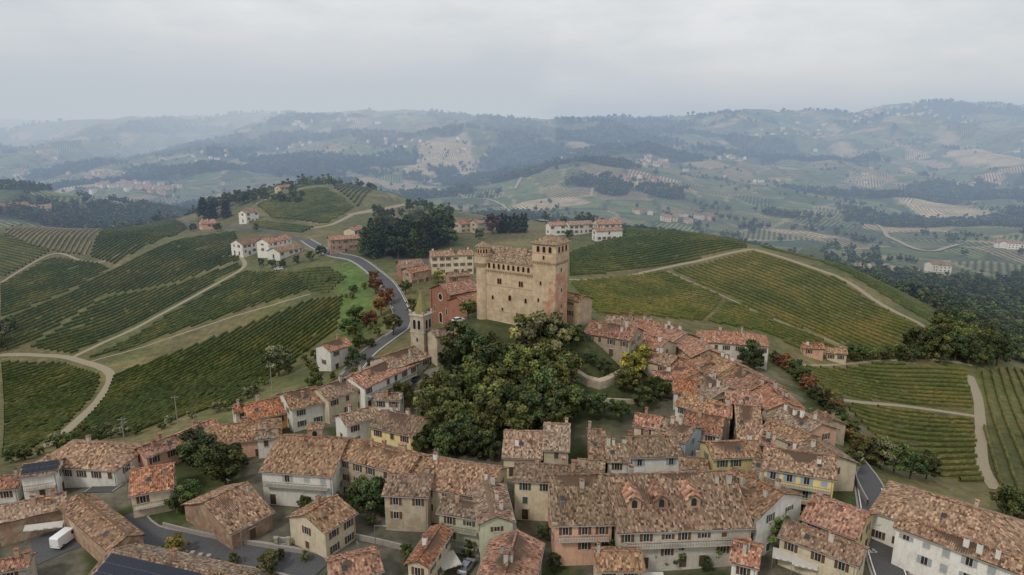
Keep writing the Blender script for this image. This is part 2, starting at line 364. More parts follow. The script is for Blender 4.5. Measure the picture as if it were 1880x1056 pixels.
for pts,w in [([(0,652),(60,652),(130,658),(200,684),(185,730),(140,775),(78,823)],3.4),([(130,658),(200,625),(300,575),(400,520),(448,490),(440,470)],2.4),
 ([(570,420),(610,412),(660,390),(720,382)],3.5),([(470,375),(500,362),(560,345)],3),([(1045,514),(1120,512),(1220,492),(1300,475),(1385,458)],2.2),
 ([(1385,458),(1480,488),(1560,520),(1620,560),(1680,590),(1712,612)],3.2),([(1225,498),(1330,545),(1430,590),(1560,640)],.8),([(1520,730),(1650,745),(1795,765)],2.2),
 ([(1780,690),(1795,730),(1800,780),(1803,850),(1830,900)],3.0),([(0,520),(100,466),(190,480),(330,425)],1.5),([(150,668),(300,625),(450,575),(570,540)],1.2),([(1450,668),(1600,664),(1790,672)],1.4)]:
    road('dirt_track',pts,w,M_DIRT,dz=.12)
for pts in [[(790,348),(850,362),(930,385),(1000,408)],[(1600,405),(1640,440),(1700,462),(1760,450)],[(1100,318),(1092,340),(1085,362)],[(985,305),(955,330),(935,345)]]:
    road('valley_road',pts,6,M_DIRT,dz=1.2,step=12)
# ------------------------------------------------------------ vineyards
def vineyard(poly,dirp,mat,spacing=3.3,hgt=1.25,step=1.1,wid=.4):
    w=[hit(*p) for p in poly];P2=np.array([(p.x,p.y) for p in w])
    a=hit(*dirp[0]);b_=hit(*dirp[1]);th=math.atan2(b_.y-a.y,b_.x-a.x)
    c,s=math.cos(th),math.sin(th);R=np.array([[c,s],[-s,c]])
    Q=P2@R.T;m=len(Q);V=[];Fs=[];base=0
    prof=[(-wid*.8,0),(-wid,.62*hgt),(-wid*.4,hgt*.97),(wid*.4,hgt),(wid,.6*hgt),(wid*.8,0)];k=len(prof)
    yy=Q[:,1].min()+spacing*.5
    while yy<Q[:,1].max():
        xs=[]
        for i in range(m):
            p,q=Q[i],Q[(i+1)%m]
            if (p[1]-yy)*(q[1]-yy)<0: xs.append(p[0]+(q[0]-p[0])*(yy-p[1])/(q[1]-p[1]))
        xs.sort()
        for j in range(0,len(xs)-1,2):
            x0,x1=xs[j]+.5,xs[j+1]-.5
            if x1-x0<4: continue
            X=np.arange(x0,x1,step);nn=len(X);ring=[]
            gap=(vnoise(X*.35,np.full(nn,yy*3.1),7)>.10)
            for o,zz in prof:
                lx=X;ly=yy+o*(1+.35*(rng.random(nn)-.5))+.08*(rng.random(nn)-.5)
                ring.append((c*lx-s*ly,s*lx+c*ly,zz*(np.where(gap,1,.4))*(1+.28*(rng.random(nn)-.5))))
            wx0=c*X-s*yy;wy0=s*X+c*yy;hz=height(wx0,wy0)
            blk=np.stack([np.stack([r[0],r[1],hz-.05+r[2]],1) for r in ring],1).reshape(-1,3)
            V.append(blk);ix=np.arange(nn*k).reshape(nn,k)+base
            Fs.append(np.stack([ix[:-1,:-1],ix[:-1,1:],ix[1:,1:],ix[1:,:-1]],-1).reshape(-1,4));base+=nn*k
        yy+=spacing
    if V: bigmesh('vineyard_rows',np.concatenate(V),np.concatenate(Fs),[mat])
VY=[([(208,690),(300,655),(400,617),(500,578),(575,548),(632,543),(622,600),(560,650),(485,702),(440,738),(330,768),(240,795),(95,826),(150,780),(195,725)],((200,760),(560,570)),M_VG),
([(152,662),(300,618),(450,568),(570,533),(630,512),(555,500),(452,498),(400,526),(300,583)],((160,660),(450,545)),M_VG),
([(52,638),(190,545),(335,520),(440,484),(445,492),(395,517),(300,568),(200,618),(133,650)],((70,640),(380,510)),M_VG),
([(0,592),(200,500),(330,440),(430,425),(445,455),(440,478),(335,516),(190,542),(45,636),(0,645)],((0,600),(330,450)),M_VG),
([(0,432),(95,462),(0,514)],((0,450),(90,470)),M_VG),([(0,524),(95,471),(188,484),(205,494),(0,588)],((0,550),(190,490)),M_VG),
([(5,430),(130,398),(200,400),(245,413),(160,470),(60,454)],((20,430),(200,402)),M_VP),([(165,472),(260,410),(345,418),(325,432),(210,486)],((170,470),(300,420)),M_VG),
([(0,662),(120,666),(190,690),(178,722),(135,770),(66,822),(0,850)],((0,750),(170,695)),M_VG),
([(535,500),(600,488),(638,510),(605,540),(572,538)],((545,505),(630,500)),M_VG),
([(1045,465),(1130,436),(1250,424),(1376,457),(1220,488),(1045,508)],((1050,490),(1300,452)),M_VG),
([(1045,518),(1220,498),(1330,548),(1290,592),(1100,580)],((1050,530),(1280,575)),M_VY),
([(1232,496),(1380,463),(1475,490),(1555,523),(1610,560),(1675,593),(1705,615),(1640,655),(1570,644),(1430,588),(1330,541)],((1250,500),(1560,630)),M_VY),
([(1293,592),(1335,550),(1430,592),(1562,648),(1480,648),(1400,610)],((1300,570),(1500,640)),M_VY),
([(1395,453),(1490,477),(1580,517),(1650,560),(1735,607),(1760,606),(1650,528),(1480,447)],((1400,455),(1650,545)),M_VG),
([(1460,672),(1600,668),(1778,676),(1792,756),(1650,740),(1525,724)],((1470,676),(1790,720)),M_VY),
([(1540,740),(1650,750),(1792,772),(1796,850),(1818,898),(1700,868),(1600,800)],((1540,760),(1790,800)),M_VY),
([(1790,688),(1880,682),(1910,700),(1910,970),(1840,898),(1812,850),(1806,780)],((1795,700),(1870,940)),M_VY)]
for poly,dr,mt in VY: vineyard(poly,dr,mt)
for poly,dr in [([(470,378),(560,350),(600,346),(655,382),(600,412),(500,402)],((480,385),(640,372))),([(612,345),(650,334),(690,335),(750,358),(660,382)],((610,350),(740,358))),
 ([(480,360),(520,340),(600,330),(560,343)],((480,355),(590,335))),([(450,405),(500,408),(580,418),(560,428),(480,420)],((460,410),(570,420)))]:
    vineyard(poly,dr,M_VG,4,1.6,2.5,.6)
# ------------------------------------------------------------ houses
def wins(b,O,U,Nn,L,top,bot,shut,rnd,dens=1,doors=True):
    k=max(1,int(L/3.1*dens));sp=L/k;z=top-1.35;lv=0
    cols=[(-L/2+sp*(i+.5)+rnd.uniform(-.3,.3)) for i in range(k)]
    while z>1.0:
        last=z-2.9<=1.0
        for c in cols:
            if rnd.random()<.16: continue
            if last and doors and rnd.random()<.3 and z<3.2:
                b.box(O,U,Nn,c-.6,c+.6,.0,.05,.0,2.2,3);b.box(O,U,Nn,c-.75,c+.75,0,.09,2.2,2.35,1);continue
            w=.48;h=.72 if not(lv==0 and top>7 and rnd.random()<.3) else .45
            b.box(O,U,Nn,c-w,c+w,-.02,.025,z-h,z+h,0)
            b.box(O,U,Nn,c-w-.1,c+w+.1,0,.12,z-h-.12,z-h,1);b.box(O,U,Nn,c-w-.1,c+w+.1,0,.08,z+h,z+h+.1,1)
            b.box(O,U,Nn,c-w-.1,c-w,0,.08,z-h,z+h,1);b.box(O,U,Nn,c+w,c+w+.1,0,.08,z-h,z+h,1);b.box(O,U,Nn,c-.03,c+.03,.025,.06,z-h,z+h,1)
            if shut:
                if rnd.random()<.25: b.box(O,U,Nn,c-w+.01,c+w-.01,.03,.075,z-h+.01,z+h-.01,2)
                else:
                    b.box(O,U,Nn,c-w-.62,c-w-.12,.01,.07,z-h,z+h,2);b.box(O,U,Nn,c+w+.12,c+w+.62,.01,.07,z-h,z+h,2)
        z-=2.9;lv+=1
def house(x1,y1,x2,y2,ex,ey,H,wall='cream',roof=None,Wb=None,hip=False,pitch=.42,shut='brown',name=None,balc=0,solar=None,dorm=None,base=None,win=True,chim=None,mx=16,dens=1):
    rnd=random.Random(int(x1*7+y1*13))
    if roof is None: roof=rnd.choice(['brown','brown','grey','red'])
    a=hit(x1,y1,H);c=hit(x2,y2,H);zr=(a.z+c.z)/2
    if base is not None: zr=base+H
    a=atz(x1,y1,zr);c=atz(x2,y2,zr);d=(c-a);L=d.length;d.normalize();mid=(a+c)/2
    r=raydir(ex,ey);best=None
    for sg in(1,-1):
        n_=Vector((d.y,-d.x,0))*sg
        cam=Vector((0,0,CH))
        den=r.z+pitch*n_.dot(r)
        if abs(den)<1e-5: continue
        t=(zr-pitch*n_.dot(Vector((0,0,0))-Vector((mid.x,mid.y,0)))-CH)/den
        pt=cam+r*t;w=n_.dot(pt-mid)
        if t>0 and w>0 and (best is None or (abs(w-5)<abs(best[0]-5))): best=(w,n_)
    if best is None: best=(5,Vector((d.y,-d.x,0)) if Vector((d.y,-d.x,0)).dot(-mid)>0 else Vector((-d.y,d.x,0)))
    w,n_=best;w=min(max(w,2.2),mx)
    if (Vector((d.y,-d.x,0))-n_).length>.1: d=-d
    if Wb is None: Wb=w if abs(d.y)>.6 else min(w,6.0)
    H=max(H,pitch*max(w,0)+2.6)
    gz=zr-H
    far=mid.y>175;vf=mid.y>330
    nm=name or {'stone':'stone_house','brick':'brick_house','red':'brick_house'}.get(wall,'tiled_roof_house')
    e=empty(nm,(mid.x,mid.y,gz),math.atan2(d.y,d.x))
    hx=L/2;ov=.45
    b=B();st=.3 if hip else (.16 if not far else .25);
    if vf: st=.8
    ex_=hx+(w if hip else 0)
    nx=max(4,int(2*ex_/st));xs=np.linspace(-ex_,ex_,nx+1)
    if hip: ny=max(4,int((w+Wb)/st));ys=np.linspace(-w,Wb,ny+1)
    else: ys=np.concatenate([np.linspace(-w,0,max(3,int(w/.9))+1),np.linspace(0,Wb,max(3,int(Wb/.9))+1)[1:]])
    XX,YY=np.meshgrid(xs,ys)
    am=.055 if not far else .06;pr=.32 if not far else .5
    if vf: am=0
    if hip:
        q1=np.where(YY<0,-YY,YY);q2=np.abs(XX)-hx;mq=np.maximum(q1,q2)
        s=np.where(q2>q1,YY,XX);am=.03
        ZZ=H-pitch*mq+am*np.cos(s*2*math.pi/.9);vv_=mq*1.08
    else:
        s=XX;ZZ=H-pitch*np.abs(YY)+am*np.cos(s*2*math.pi/pr);vv_=np.abs(YY)*1.08+np.where(YY>0,50,0)
    ph=rnd.random()*40
    ZZ=ZZ+(.3 if not vf else .05)*(fbm(XX/3+ph,YY/3+ph,3,2)-.5)-rnd.uniform(0,.22)*np.cos(XX/max(ex_,1)*1.57)*(1-np.abs(YY)/max(w,Wb))
    k=len(xs);m=len(ys);V=np.stack([XX,YY,ZZ],-1).reshape(-1,3).tolist()
    UV=np.stack([s,vv_],-1).reshape(-1,2).tolist()
    b.v=[tuple(p) for p in V]
    for j in range(m-1):
        o=j*k
        for i in range(k-1):
            f=(o+i,o+i+1,o+k+i+1,o+k+i);b.f.append(f);b.m.append(0);b.uv.append([UV[q] for q in f])
    th=.16
    def skirt(il):
        for p,q in zip(il[:-1],il[1:]):
            A_=b.v[p];C_=b.v[q];b.face([A_,C_,(C_[0],C_[1],C_[2]-th),(A_[0],A_[1],A_[2]-th)],1)
    skirt(list(range(k)));skirt([(m-1)*k+i for i in range(k)]);skirt([j*k for j in range(m)]);skirt([j*k+k-1 for j in range(m)])
    u0=.14
    if hip:
        b.face([(-ex_,-w,H-pitch*w-u0),(-ex_,Wb,H-pitch*w-u0),(ex_,Wb,H-pitch*w-u0),(ex_,-w,H-pitch*w-u0)],1)
    else:
        b.face([(-hx,-w,H-pitch*w-u0),(-hx,0,H-u0),(hx,0,H-u0),(hx,-w,H-pitch*w-u0)],1)
        b.face([(-hx,0,H-u0),(-hx,Wb,H-pitch*Wb-u0),(hx,Wb,H-pitch*Wb-u0),(hx,0,H-u0)],1)
    if not vf:
        q=.45;x=-hx
        while x<hx-q*.5:
            zz=H+.0+rnd.uniform(-.02,.03);b.bx(x+.01,x+q-.01,-.16,.16,zz-.15,zz+.09,2 if rnd.random()<.4 else 0);x+=q
    b.obj('roof',[MR[roof],M_WOOD,MR['red']],e)
    b=B();wx=ex_-ov;wf=w-ov;wb=Wb-ov
    if hip:
        tp=H-pitch*w-.1;b.bx(-wx,wx,-wf,wb,-5,tp);tf=tb=tp
    else:
        tf=H-pitch*wf-.16;tb=H-pitch*wb-.16;rt=H-.16
        for sx_ in(-1,1):
            pts=[(sx_*wx,-wf,-5),(sx_*wx,wb,-5),(sx_*wx,wb,tb),(sx_*wx,0,rt),(sx_*wx,-wf,tf)]
            b.face(pts if sx_>0 else pts[::-1])
        b.face([(-wx,-wf,-5),(wx,-wf,-5),(wx,-wf,tf),(-wx,-wf,tf)]);b.face([(wx,wb,-5),(-wx,wb,-5),(-wx,wb,tb),(wx,wb,tb)])
    b.obj('walls',[MW[wall]],e)
    if win:
        b=B()
        wins(b,(0,-wf,0),(1,0,0),(0,-1,0),2*wx,tf,0,shut,rnd,dens);wins(b,(0,wb,0),(-1,0,0),(0,1,0),2*wx,tb,0,shut,rnd,dens)
        cyy=(wb-wf)/2
        wins(b,(wx,cyy,0),(0,1,0),(1,0,0),(wf+wb)*.8,min(tf,tb),0,shut,rnd,dens*.8);wins(b,(-wx,cyy,0),(0,-1,0),(-1,0,0),(wf+wb)*.8,min(tf,tb),0,shut,rnd,dens*.8)
        if not far:
            for yy_,sg in((-w-.05,-1),(Wb+.05,1)):
                zz=H-pitch*(w if sg<0 else Wb)-.12
                b.bx(-ex_,ex_,yy_-.07,yy_+.07,zz-.1,zz,4);xq=wx-.3;ya=-wf-.06 if sg<0 else wb+.06
                b.bx(xq-.05,xq+.05,ya-.05,ya+.05,-1,zz,4)
        if b.v: b.obj('windows',[M_GLASS,M_FRAME,M_SH[shut or 'brown'],M_WOOD,M_CONC],e)
    if balc:
        b=B()
        for q in range(balc):
            z=tf-2.75-2.9*q
            if z<2: break
            b.bx(-wx*.9,wx*.9,-wf-1.1,-wf-.0,z-.15,z,0)
            b.bx(-wx*.9,wx*.9,-wf-1.09,-wf-1.04,z+.92,z+.98,1);x=-wx*.9
            while x<wx*.9: b.bx(x,x+.04,-wf-1.08,-wf-1.05,z,z+.92,1);x+=.28
        b.obj('balcony',[MW['grey'],M_RAIL],e)
    b=B();nc=chim if chim is not None else (0 if vf and rnd.random()<.5 else rnd.choice([1,2,3,4] if L>10 else [1,1,2]))
    for _ in range(nc):
        x=rnd.uniform(-hx*.85,hx*.85);y=rnd.uniform(-w*.5,Wb*.5);zt=H-pitch*abs(y);s_=rnd.uniform(.25,.42);hh=rnd.uniform(.8,1.5)
        b.bx(x-s_,x+s_,y-s_,y+s_,zt-.6,zt+hh,0);b.bx(x-s_-.1,x+s_+.1,y-s_-.1,y+s_+.1,zt+hh+.25,zt+hh+.34,1)
        for qx in(-1,1):
            for qy in(-1,1): b.bx(x+qx*(s_-.08)-.07,x+qx*(s_-.08)+.07,y+qy*(s_-.08)-.07,y+qy*(s_-.08)+.07,zt+hh,zt+hh+.25,0)
    if nc: b.obj('chimney',[MW[rnd.choice(['brick','grey','white'])],MR['red']],e)
    if not far and L>8 and rnd.random()<.6:
        b=B();x=rnd.uniform(-hx*.7,hx*.7);b.cyl(x,0,H-.2,H+2.4,.025,.02,6,0)
        for q in range(5): b.bx(x-.35+.05*q,x+.35-.05*q,-.6+.25*q-.012,-.6+.25*q+.012,H+2.2,H+2.23,0)
        b.bx(x-.015,x+.015,-.65,.5,H+2.22,H+2.25,0);b.obj('antenna',[M_METAL],e)
    if not far and not dorm and not solar and rnd.random()<.35:
        b=B();x=rnd.uniform(-hx*.6,hx*.6);y=-w*.5;z_=H-pitch*abs(y)
        q=[(x-.4,y-.5,z_+.2-pitch*.5),(x+.4,y-.5,z_+.2-pitch*.5),(x+.4,y+.5,z_+.2+pitch*.5),(x-.4,y+.5,z_+.2+pitch*.5)]
        b.face(q,0)
        for i in range(4):
            A_,C_=q[i],q[(i+1)%4];b.face([A_,C_,(C_[0],C_[1],C_[2]-.25),(A_[0],A_[1],A_[2]-.25)],1)
        b.obj('skylight',[M_GLASS,M_METAL],e)
    if solar:
        b=B();u0,u1,v0,v1=solar;nxp=max(1,round((u1-u0)*2*hx/1.1));nyp=max(1,round((v1-v0)*w/1.6))
        for i in range(nxp):
            for j in range(nyp):
                xa=-hx+2*hx*(u0+(u1-u0)*i/nxp);xb=-hx+2*hx*(u0+(u1-u0)*(i+1)/nxp)
                ya=-w*(v0+(v1-v0)*j/nyp);yb=-w*(v0+(v1-v0)*(j+1)/nyp)
                P0=[(xa+.04,ya-.04),(xb-.04,ya-.04),(xb-.04,yb+.04),(xa+.04,yb+.04)]
                tpv=[(x,y,H-pitch*abs(y)+.30) for x,y in P0];bt=[(x,y,z-.12) for x,y,z in tpv]
                b.face(tpv[::-1],0)
                for q in range(4): b.face([tpv[q],tpv[(q+1)%4],bt[(q+1)%4],bt[q]],1)
        b.obj('solar_panels',[M_SOLAR,M_METAL],e)
    if dorm:
        for fx in dorm:
            b=B();x=-hx+2*hx*fx;y0=-w*.62;z0=H-pitch*w*.62;dw=1.15;dh=1.7;yb=-w*.15
            b.bx(x-dw,x+dw,y0,yb,z0-.5,z0+dh,0)
            b.face([(x-dw,y0,z0+dh),(x+dw,y0,z0+dh),(x,y0,z0+dh+.85)],0)
            for sg in(-1,1):
                p=[(x,y0-.4,z0+dh+1.0),(x+sg*(dw+.45),y0-.4,z0+dh-.2),(x+sg*(dw+.45),yb,z0+dh-.2),(x,yb,z0+dh+1.0)]
                b.face(p if sg<0 else p[::-1],1,[(0,0),(0,1.5),(3,1.5),(3,0)]);b.face([(q[0],q[1],q[2]-.12) for q in p],3)
                b.face([p[0],p[1],(p[1][0],p[1][1],p[1][2]-.12),(p[0][0],p[0][1],p[0][2]-.12)],3)
            b.arch((0,y0,0),(1,0,0),(0,-1,0),x,z0+.25,1.0,1.55,2,0,.12,.06)
            b.obj('dormer',[MW['brick'],MR['red'],M_GLASS,M_WOOD],e)
    e['dims']=[hx,w,Wb,H,pitch]
    return e
Hs=[
dict(a=(-10,932,122,903,60,948),H=6,wall='brick',win=False),dict(a=(138,908,232,985,142,965),H=6,wall='brick',win=False,chim=0),
dict(a=(200,1008,440,1062,170,1075),H=7,wall='cream',solar=(.05,.75,.12,.95),mx=12),dict(a=(-10,1030,60,1018,30,1046),H=6,wall='grey',roof='red'),
dict(a=(142,812,196,815,168,862),H=8,wall='white',hip=True,shut='brown'),dict(a=(40,853,112,843,78,872),H=7.5,wall='white',solar=(.05,.95,.1,.85),balc=1),
dict(a=(-40,878,45,870,0,900),H=5,wall='white'),dict(a=(238,864,320,850,292,902),H=7.5,wall='cream',roof='red',balc=1),
dict(a=(252,822,322,798,290,833),H=6,wall='salmon',roof='red'),dict(a=(322,798,392,768,368,812),H=6.5,wall='salmon',roof='red',solar=(.15,.6,.2,.8)),
dict(a=(408,780,470,772,440,812),H=7,wall='salmon',hip=True,mx=6),dict(a=(448,742,522,727,500,764),H=7,wall='orange',roof='red'),
dict(a=(518,722,582,708,560,748),H=8.5,wall='white',shut='green'),dict(a=(580,712,655,688,625,728),H=8.5,wall='cream'),
dict(a=(640,692,742,648,682,708),H=8.5,wall='white',balc=2),dict(a=(698,655,768,633,742,672),H=8,wall='grey'),
dict(a=(622,762,690,744,665,775),H=7,wall='white',roof='grey'),dict(a=(700,752,780,768,735,797),H=7,wall='yellow',shut='brown'),
dict(a=(510,798,640,806,560,872),H=11,wall='white',roof='brown',shut='grey',balc=2,mx=11),dict(a=(640,806,770,838,700,862),H=10.5,wall='stone',mx=9,roof='brown'),
dict(a=(768,838,918,862,835,905),H=10,wall='cream',mx=9,roof='brown'),dict(a=(712,868,797,872,748,912),H=9.5,wall='stone'),
dict(a=(897,878,912,948,938,925),H=10,wall='green',balc=1),dict(a=(812,912,895,925,850,950),H=9,wall='green',balc=2,shut='brown'),
dict(a=(372,922,455,884,475,955),H=7,wall='brick',mx=9,dens=.5,roof='brown'),dict(a=(558,945,620,908,632,958),H=7.5,wall='cream',roof='brown'),
dict(a=(944,850,1066,856,1000,886),H=10,wall='cream',shut='green'),dict(a=(925,790,998,792,958,842),H=7.5,wall='cream'),dict(a=(998,776,1048,778,1022,828),H=9.5,wall='cream'),
dict(a=(1078,787,1112,788,1095,848),H=8,wall='cream',roof='brown'),dict(a=(1110,815,1155,816,1130,848),H=7,wall='white'),dict(a=(1148,803,1242,800,1195,840),H=8,wall='white',shut='blue',roof='grey'),
dict(a=(1112,872,1348,864,1250,975),H=12.5,wall='grey',pitch=.5,dorm=(.16,.36,.6),balc=2,mx=14,roof='brown'),dict(a=(1006,872,1112,870,1060,965),H=12,wall='salmon',balc=1,mx=13,roof='grey'),
dict(a=(1345,858,1440,905,1350,930),H=11,wall='white',shut='green'),dict(a=(1402,818,1535,838,1460,870),H=10.5,wall='yellow',shut='blue',balc=2,roof='brown'),
dict(a=(1295,812,1388,808,1340,842),H=9,wall='yellow',shut='green'),dict(a=(1490,908,1597,945,1530,975),H=8,wall='yellow',roof='red'),
dict(a=(1440,955,1590,1008,1500,1012),H=7,wall='cream'),dict(a=(1345,992,1400,1005,1370,1040),H=7,wall='white',roof='red'),
dict(a=(812,960,765,1030,800,1015),H=7,wall='cream',roof='red'),dict(a=(950,972,925,1056,995,1020),H=7.5,wall='cream',roof='red'),
dict(a=(600,1032,695,1008,660,1060),H=6,wall='cream',roof='red'),dict(a=(1090,1012,1180,1012,1130,1050),H=7,wall='cream',roof='brown'),
dict(a=(1700,905,1800,935,1710,975),H=10,wall='white',hip=True,roof='brown',mx=11),dict(a=(1650,945,1910,1040,1740,1005),H=9,wall='white',shut='grey',roof='brown',mx=8),
dict(a=(1560,1060,1600,1100,1540,1110),H=6,wall='cream'),
dict(a=(1113,578,1162,582,1135,598),H=8),dict(a=(1160,582,1215,592,1180,612),H=8),dict(a=(1213,592,1262,612,1225,632),H=9),
dict(a=(1260,612,1302,642,1262,652),H=9,wall='stone'),dict(a=(1300,643,1352,668,1310,690),H=9),dict(a=(1350,668,1408,700,1350,718),H=9,wall='cream'),
dict(a=(1405,698,1446,738,1400,745),H=9),dict(a=(1440,742,1510,778,1452,790),H=9,wall='salmon'),dict(a=(1348,742,1396,746,1370,812),H=9,wall='stone',roof='brown'),
dict(a=(1412,768,1490,798,1450,812),H=8),dict(a=(1486,800,1540,838,1485,852),H=8,wall='cream',mx=7),
dict(a=(1330,716,1400,722,1360,745),H=8),
dict(a=(1178,612,1228,625,1195,642),H=8,wall='cream'),dict(a=(1190,640,1245,655,1210,670),H=7),dict(a=(1240,652,1285,682,1240,695),H=8,wall='salmon'),
dict(a=(1235,695,1300,700,1265,722),H=7,wall='white',roof='red'),dict(a=(1255,718,1335,742,1285,757),H=8,wall='white',roof='brown'),dict(a=(1284,682,1340,712,1285,720),H=8,wall='cream'),
dict(a=(1166,758,1218,765,1190,786),H=8,wall='cream'),dict(a=(1218,768,1278,785,1240,808),H=9,wall='blue',shut='blue'),dict(a=(1258,754,1332,766,1298,797),H=8,wall='white',roof='red'),
dict(a=(1195,680,1240,683,1215,697),H=6,wall='stone',roof='red'),
dict(a=(1085,588,1172,602,1120,620),H=8,wall='stone',roof='red'),dict(a=(1042,536,1076,543,1055,552),H=9,wall='castle',chim=0,Wb=4,dens=.5,roof='brown'),
dict(a=(1315,606,1375,610,1345,632),H=8,wall='white',roof='red',hip=True,mx=6),dict(a=(1472,628,1512,630,1490,640),H=5,wall='salmon',roof='red'),dict(a=(1515,637,1555,640,1535,650),H=4.5,wall='cream',roof='brown'),
dict(a=(590,632,634,619,620,642),H=8.5,wall='white',roof='red'),
dict(a=(790,605,832,598,812,618),H=8,wall='stone',win=False,chim=0,roof='grey'),
dict(a=(432,440,485,432,460,447),H=9,wall='white',roof='brown'),dict(a=(480,438,525,430,505,444),H=10,wall='white'),dict(a=(500,455,545,446,530,460),H=6,wall='white',roof='brown'),
dict(a=(602,434,658,430,630,440),H=9,wall='brick',roof='red'),dict(a=(640,418,660,413,652,424),H=8,wall='cream',roof='red'),
dict(a=(730,478,775,475,752,492),H=8,wall='red',roof='brown'),dict(a=(745,492,783,486,765,500),H=7,wall='brick',roof='red'),
dict(a=(788,461,868,458,830,470),H=11,wall='cream',roof='brown'),dict(a=(820,500,860,497,840,508),H=8,wall='brick',roof='brown'),
dict(a=(838,405,868,402,852,412),H=8,wall='cream',roof='red'),dict(a=(868,403,900,400,885,410),H=9,wall='cream',roof='brown'),
dict(a=(1005,408,1045,406,1025,414),H=8,wall='white',roof='red'),dict(a=(1040,406,1085,404,1062,413),H=8,wall='white',roof='brown'),dict(a=(1092,403,1138,402,1115,412),H=9,wall='white',roof='red'),dict(a=(1090,418,1140,416,1115,424),H=7,wall='white',roof='brown'),
dict(a=(443,386,468,383,456,391),H=9,wall='white',roof='red'),dict(a=(366,404,394,402,380,411),H=7,wall='salmon',roof='red'),dict(a=(508,340,532,338,520,344),H=8,wall='cream',roof='brown'),
dict(a=(-5,374,50,370,20,380),H=9,wall='brick',roof='brown'),dict(a=(45,376,95,374,70,384),H=8,wall='cream',roof='brown'),dict(a=(768,412,788,410,778,416),H=7,wall='brick',roof='brown'),
dict(a=(1412,715,1455,735,1425,748),H=7,wall='cream'),dict(a=(1500,752,1530,770,1495,785),H=6,wall='stone'),dict(a=(1245,838,1300,842,1270,862),H=7,wall='white'),
dict(a=(690,720,740,722,712,735),H=6,wall='white',roof='grey'),dict(a=(425,745,450,740,436,758),H=6,wall='white'),dict(a=(1060,842,1112,846,1085,862),H=6,wall='cream',chim=1),
dict(a=(1382,842,1425,850,1395,868),H=8,wall='white'),dict(a=(1395,800,1425,805,1405,815),H=9,wall='stone'),
dict(a=(1300,740,1345,745,1320,765),H=8,wall='cream'),dict(a=(1270,640,1305,665,1262,670),H=8,wall='stone',roof='brown'),dict(a=(470,790,512,786,490,806),H=6,wall='white',roof='grey'),
]
for q in Hs:
    q=dict(q);a=q.pop('a');Hh=q.pop('H')
    if 'wall' not in q: q['wall']=random.choice(['cream','white','stone','grey','salmon','yellow'])
    house(*a,Hh,**q)
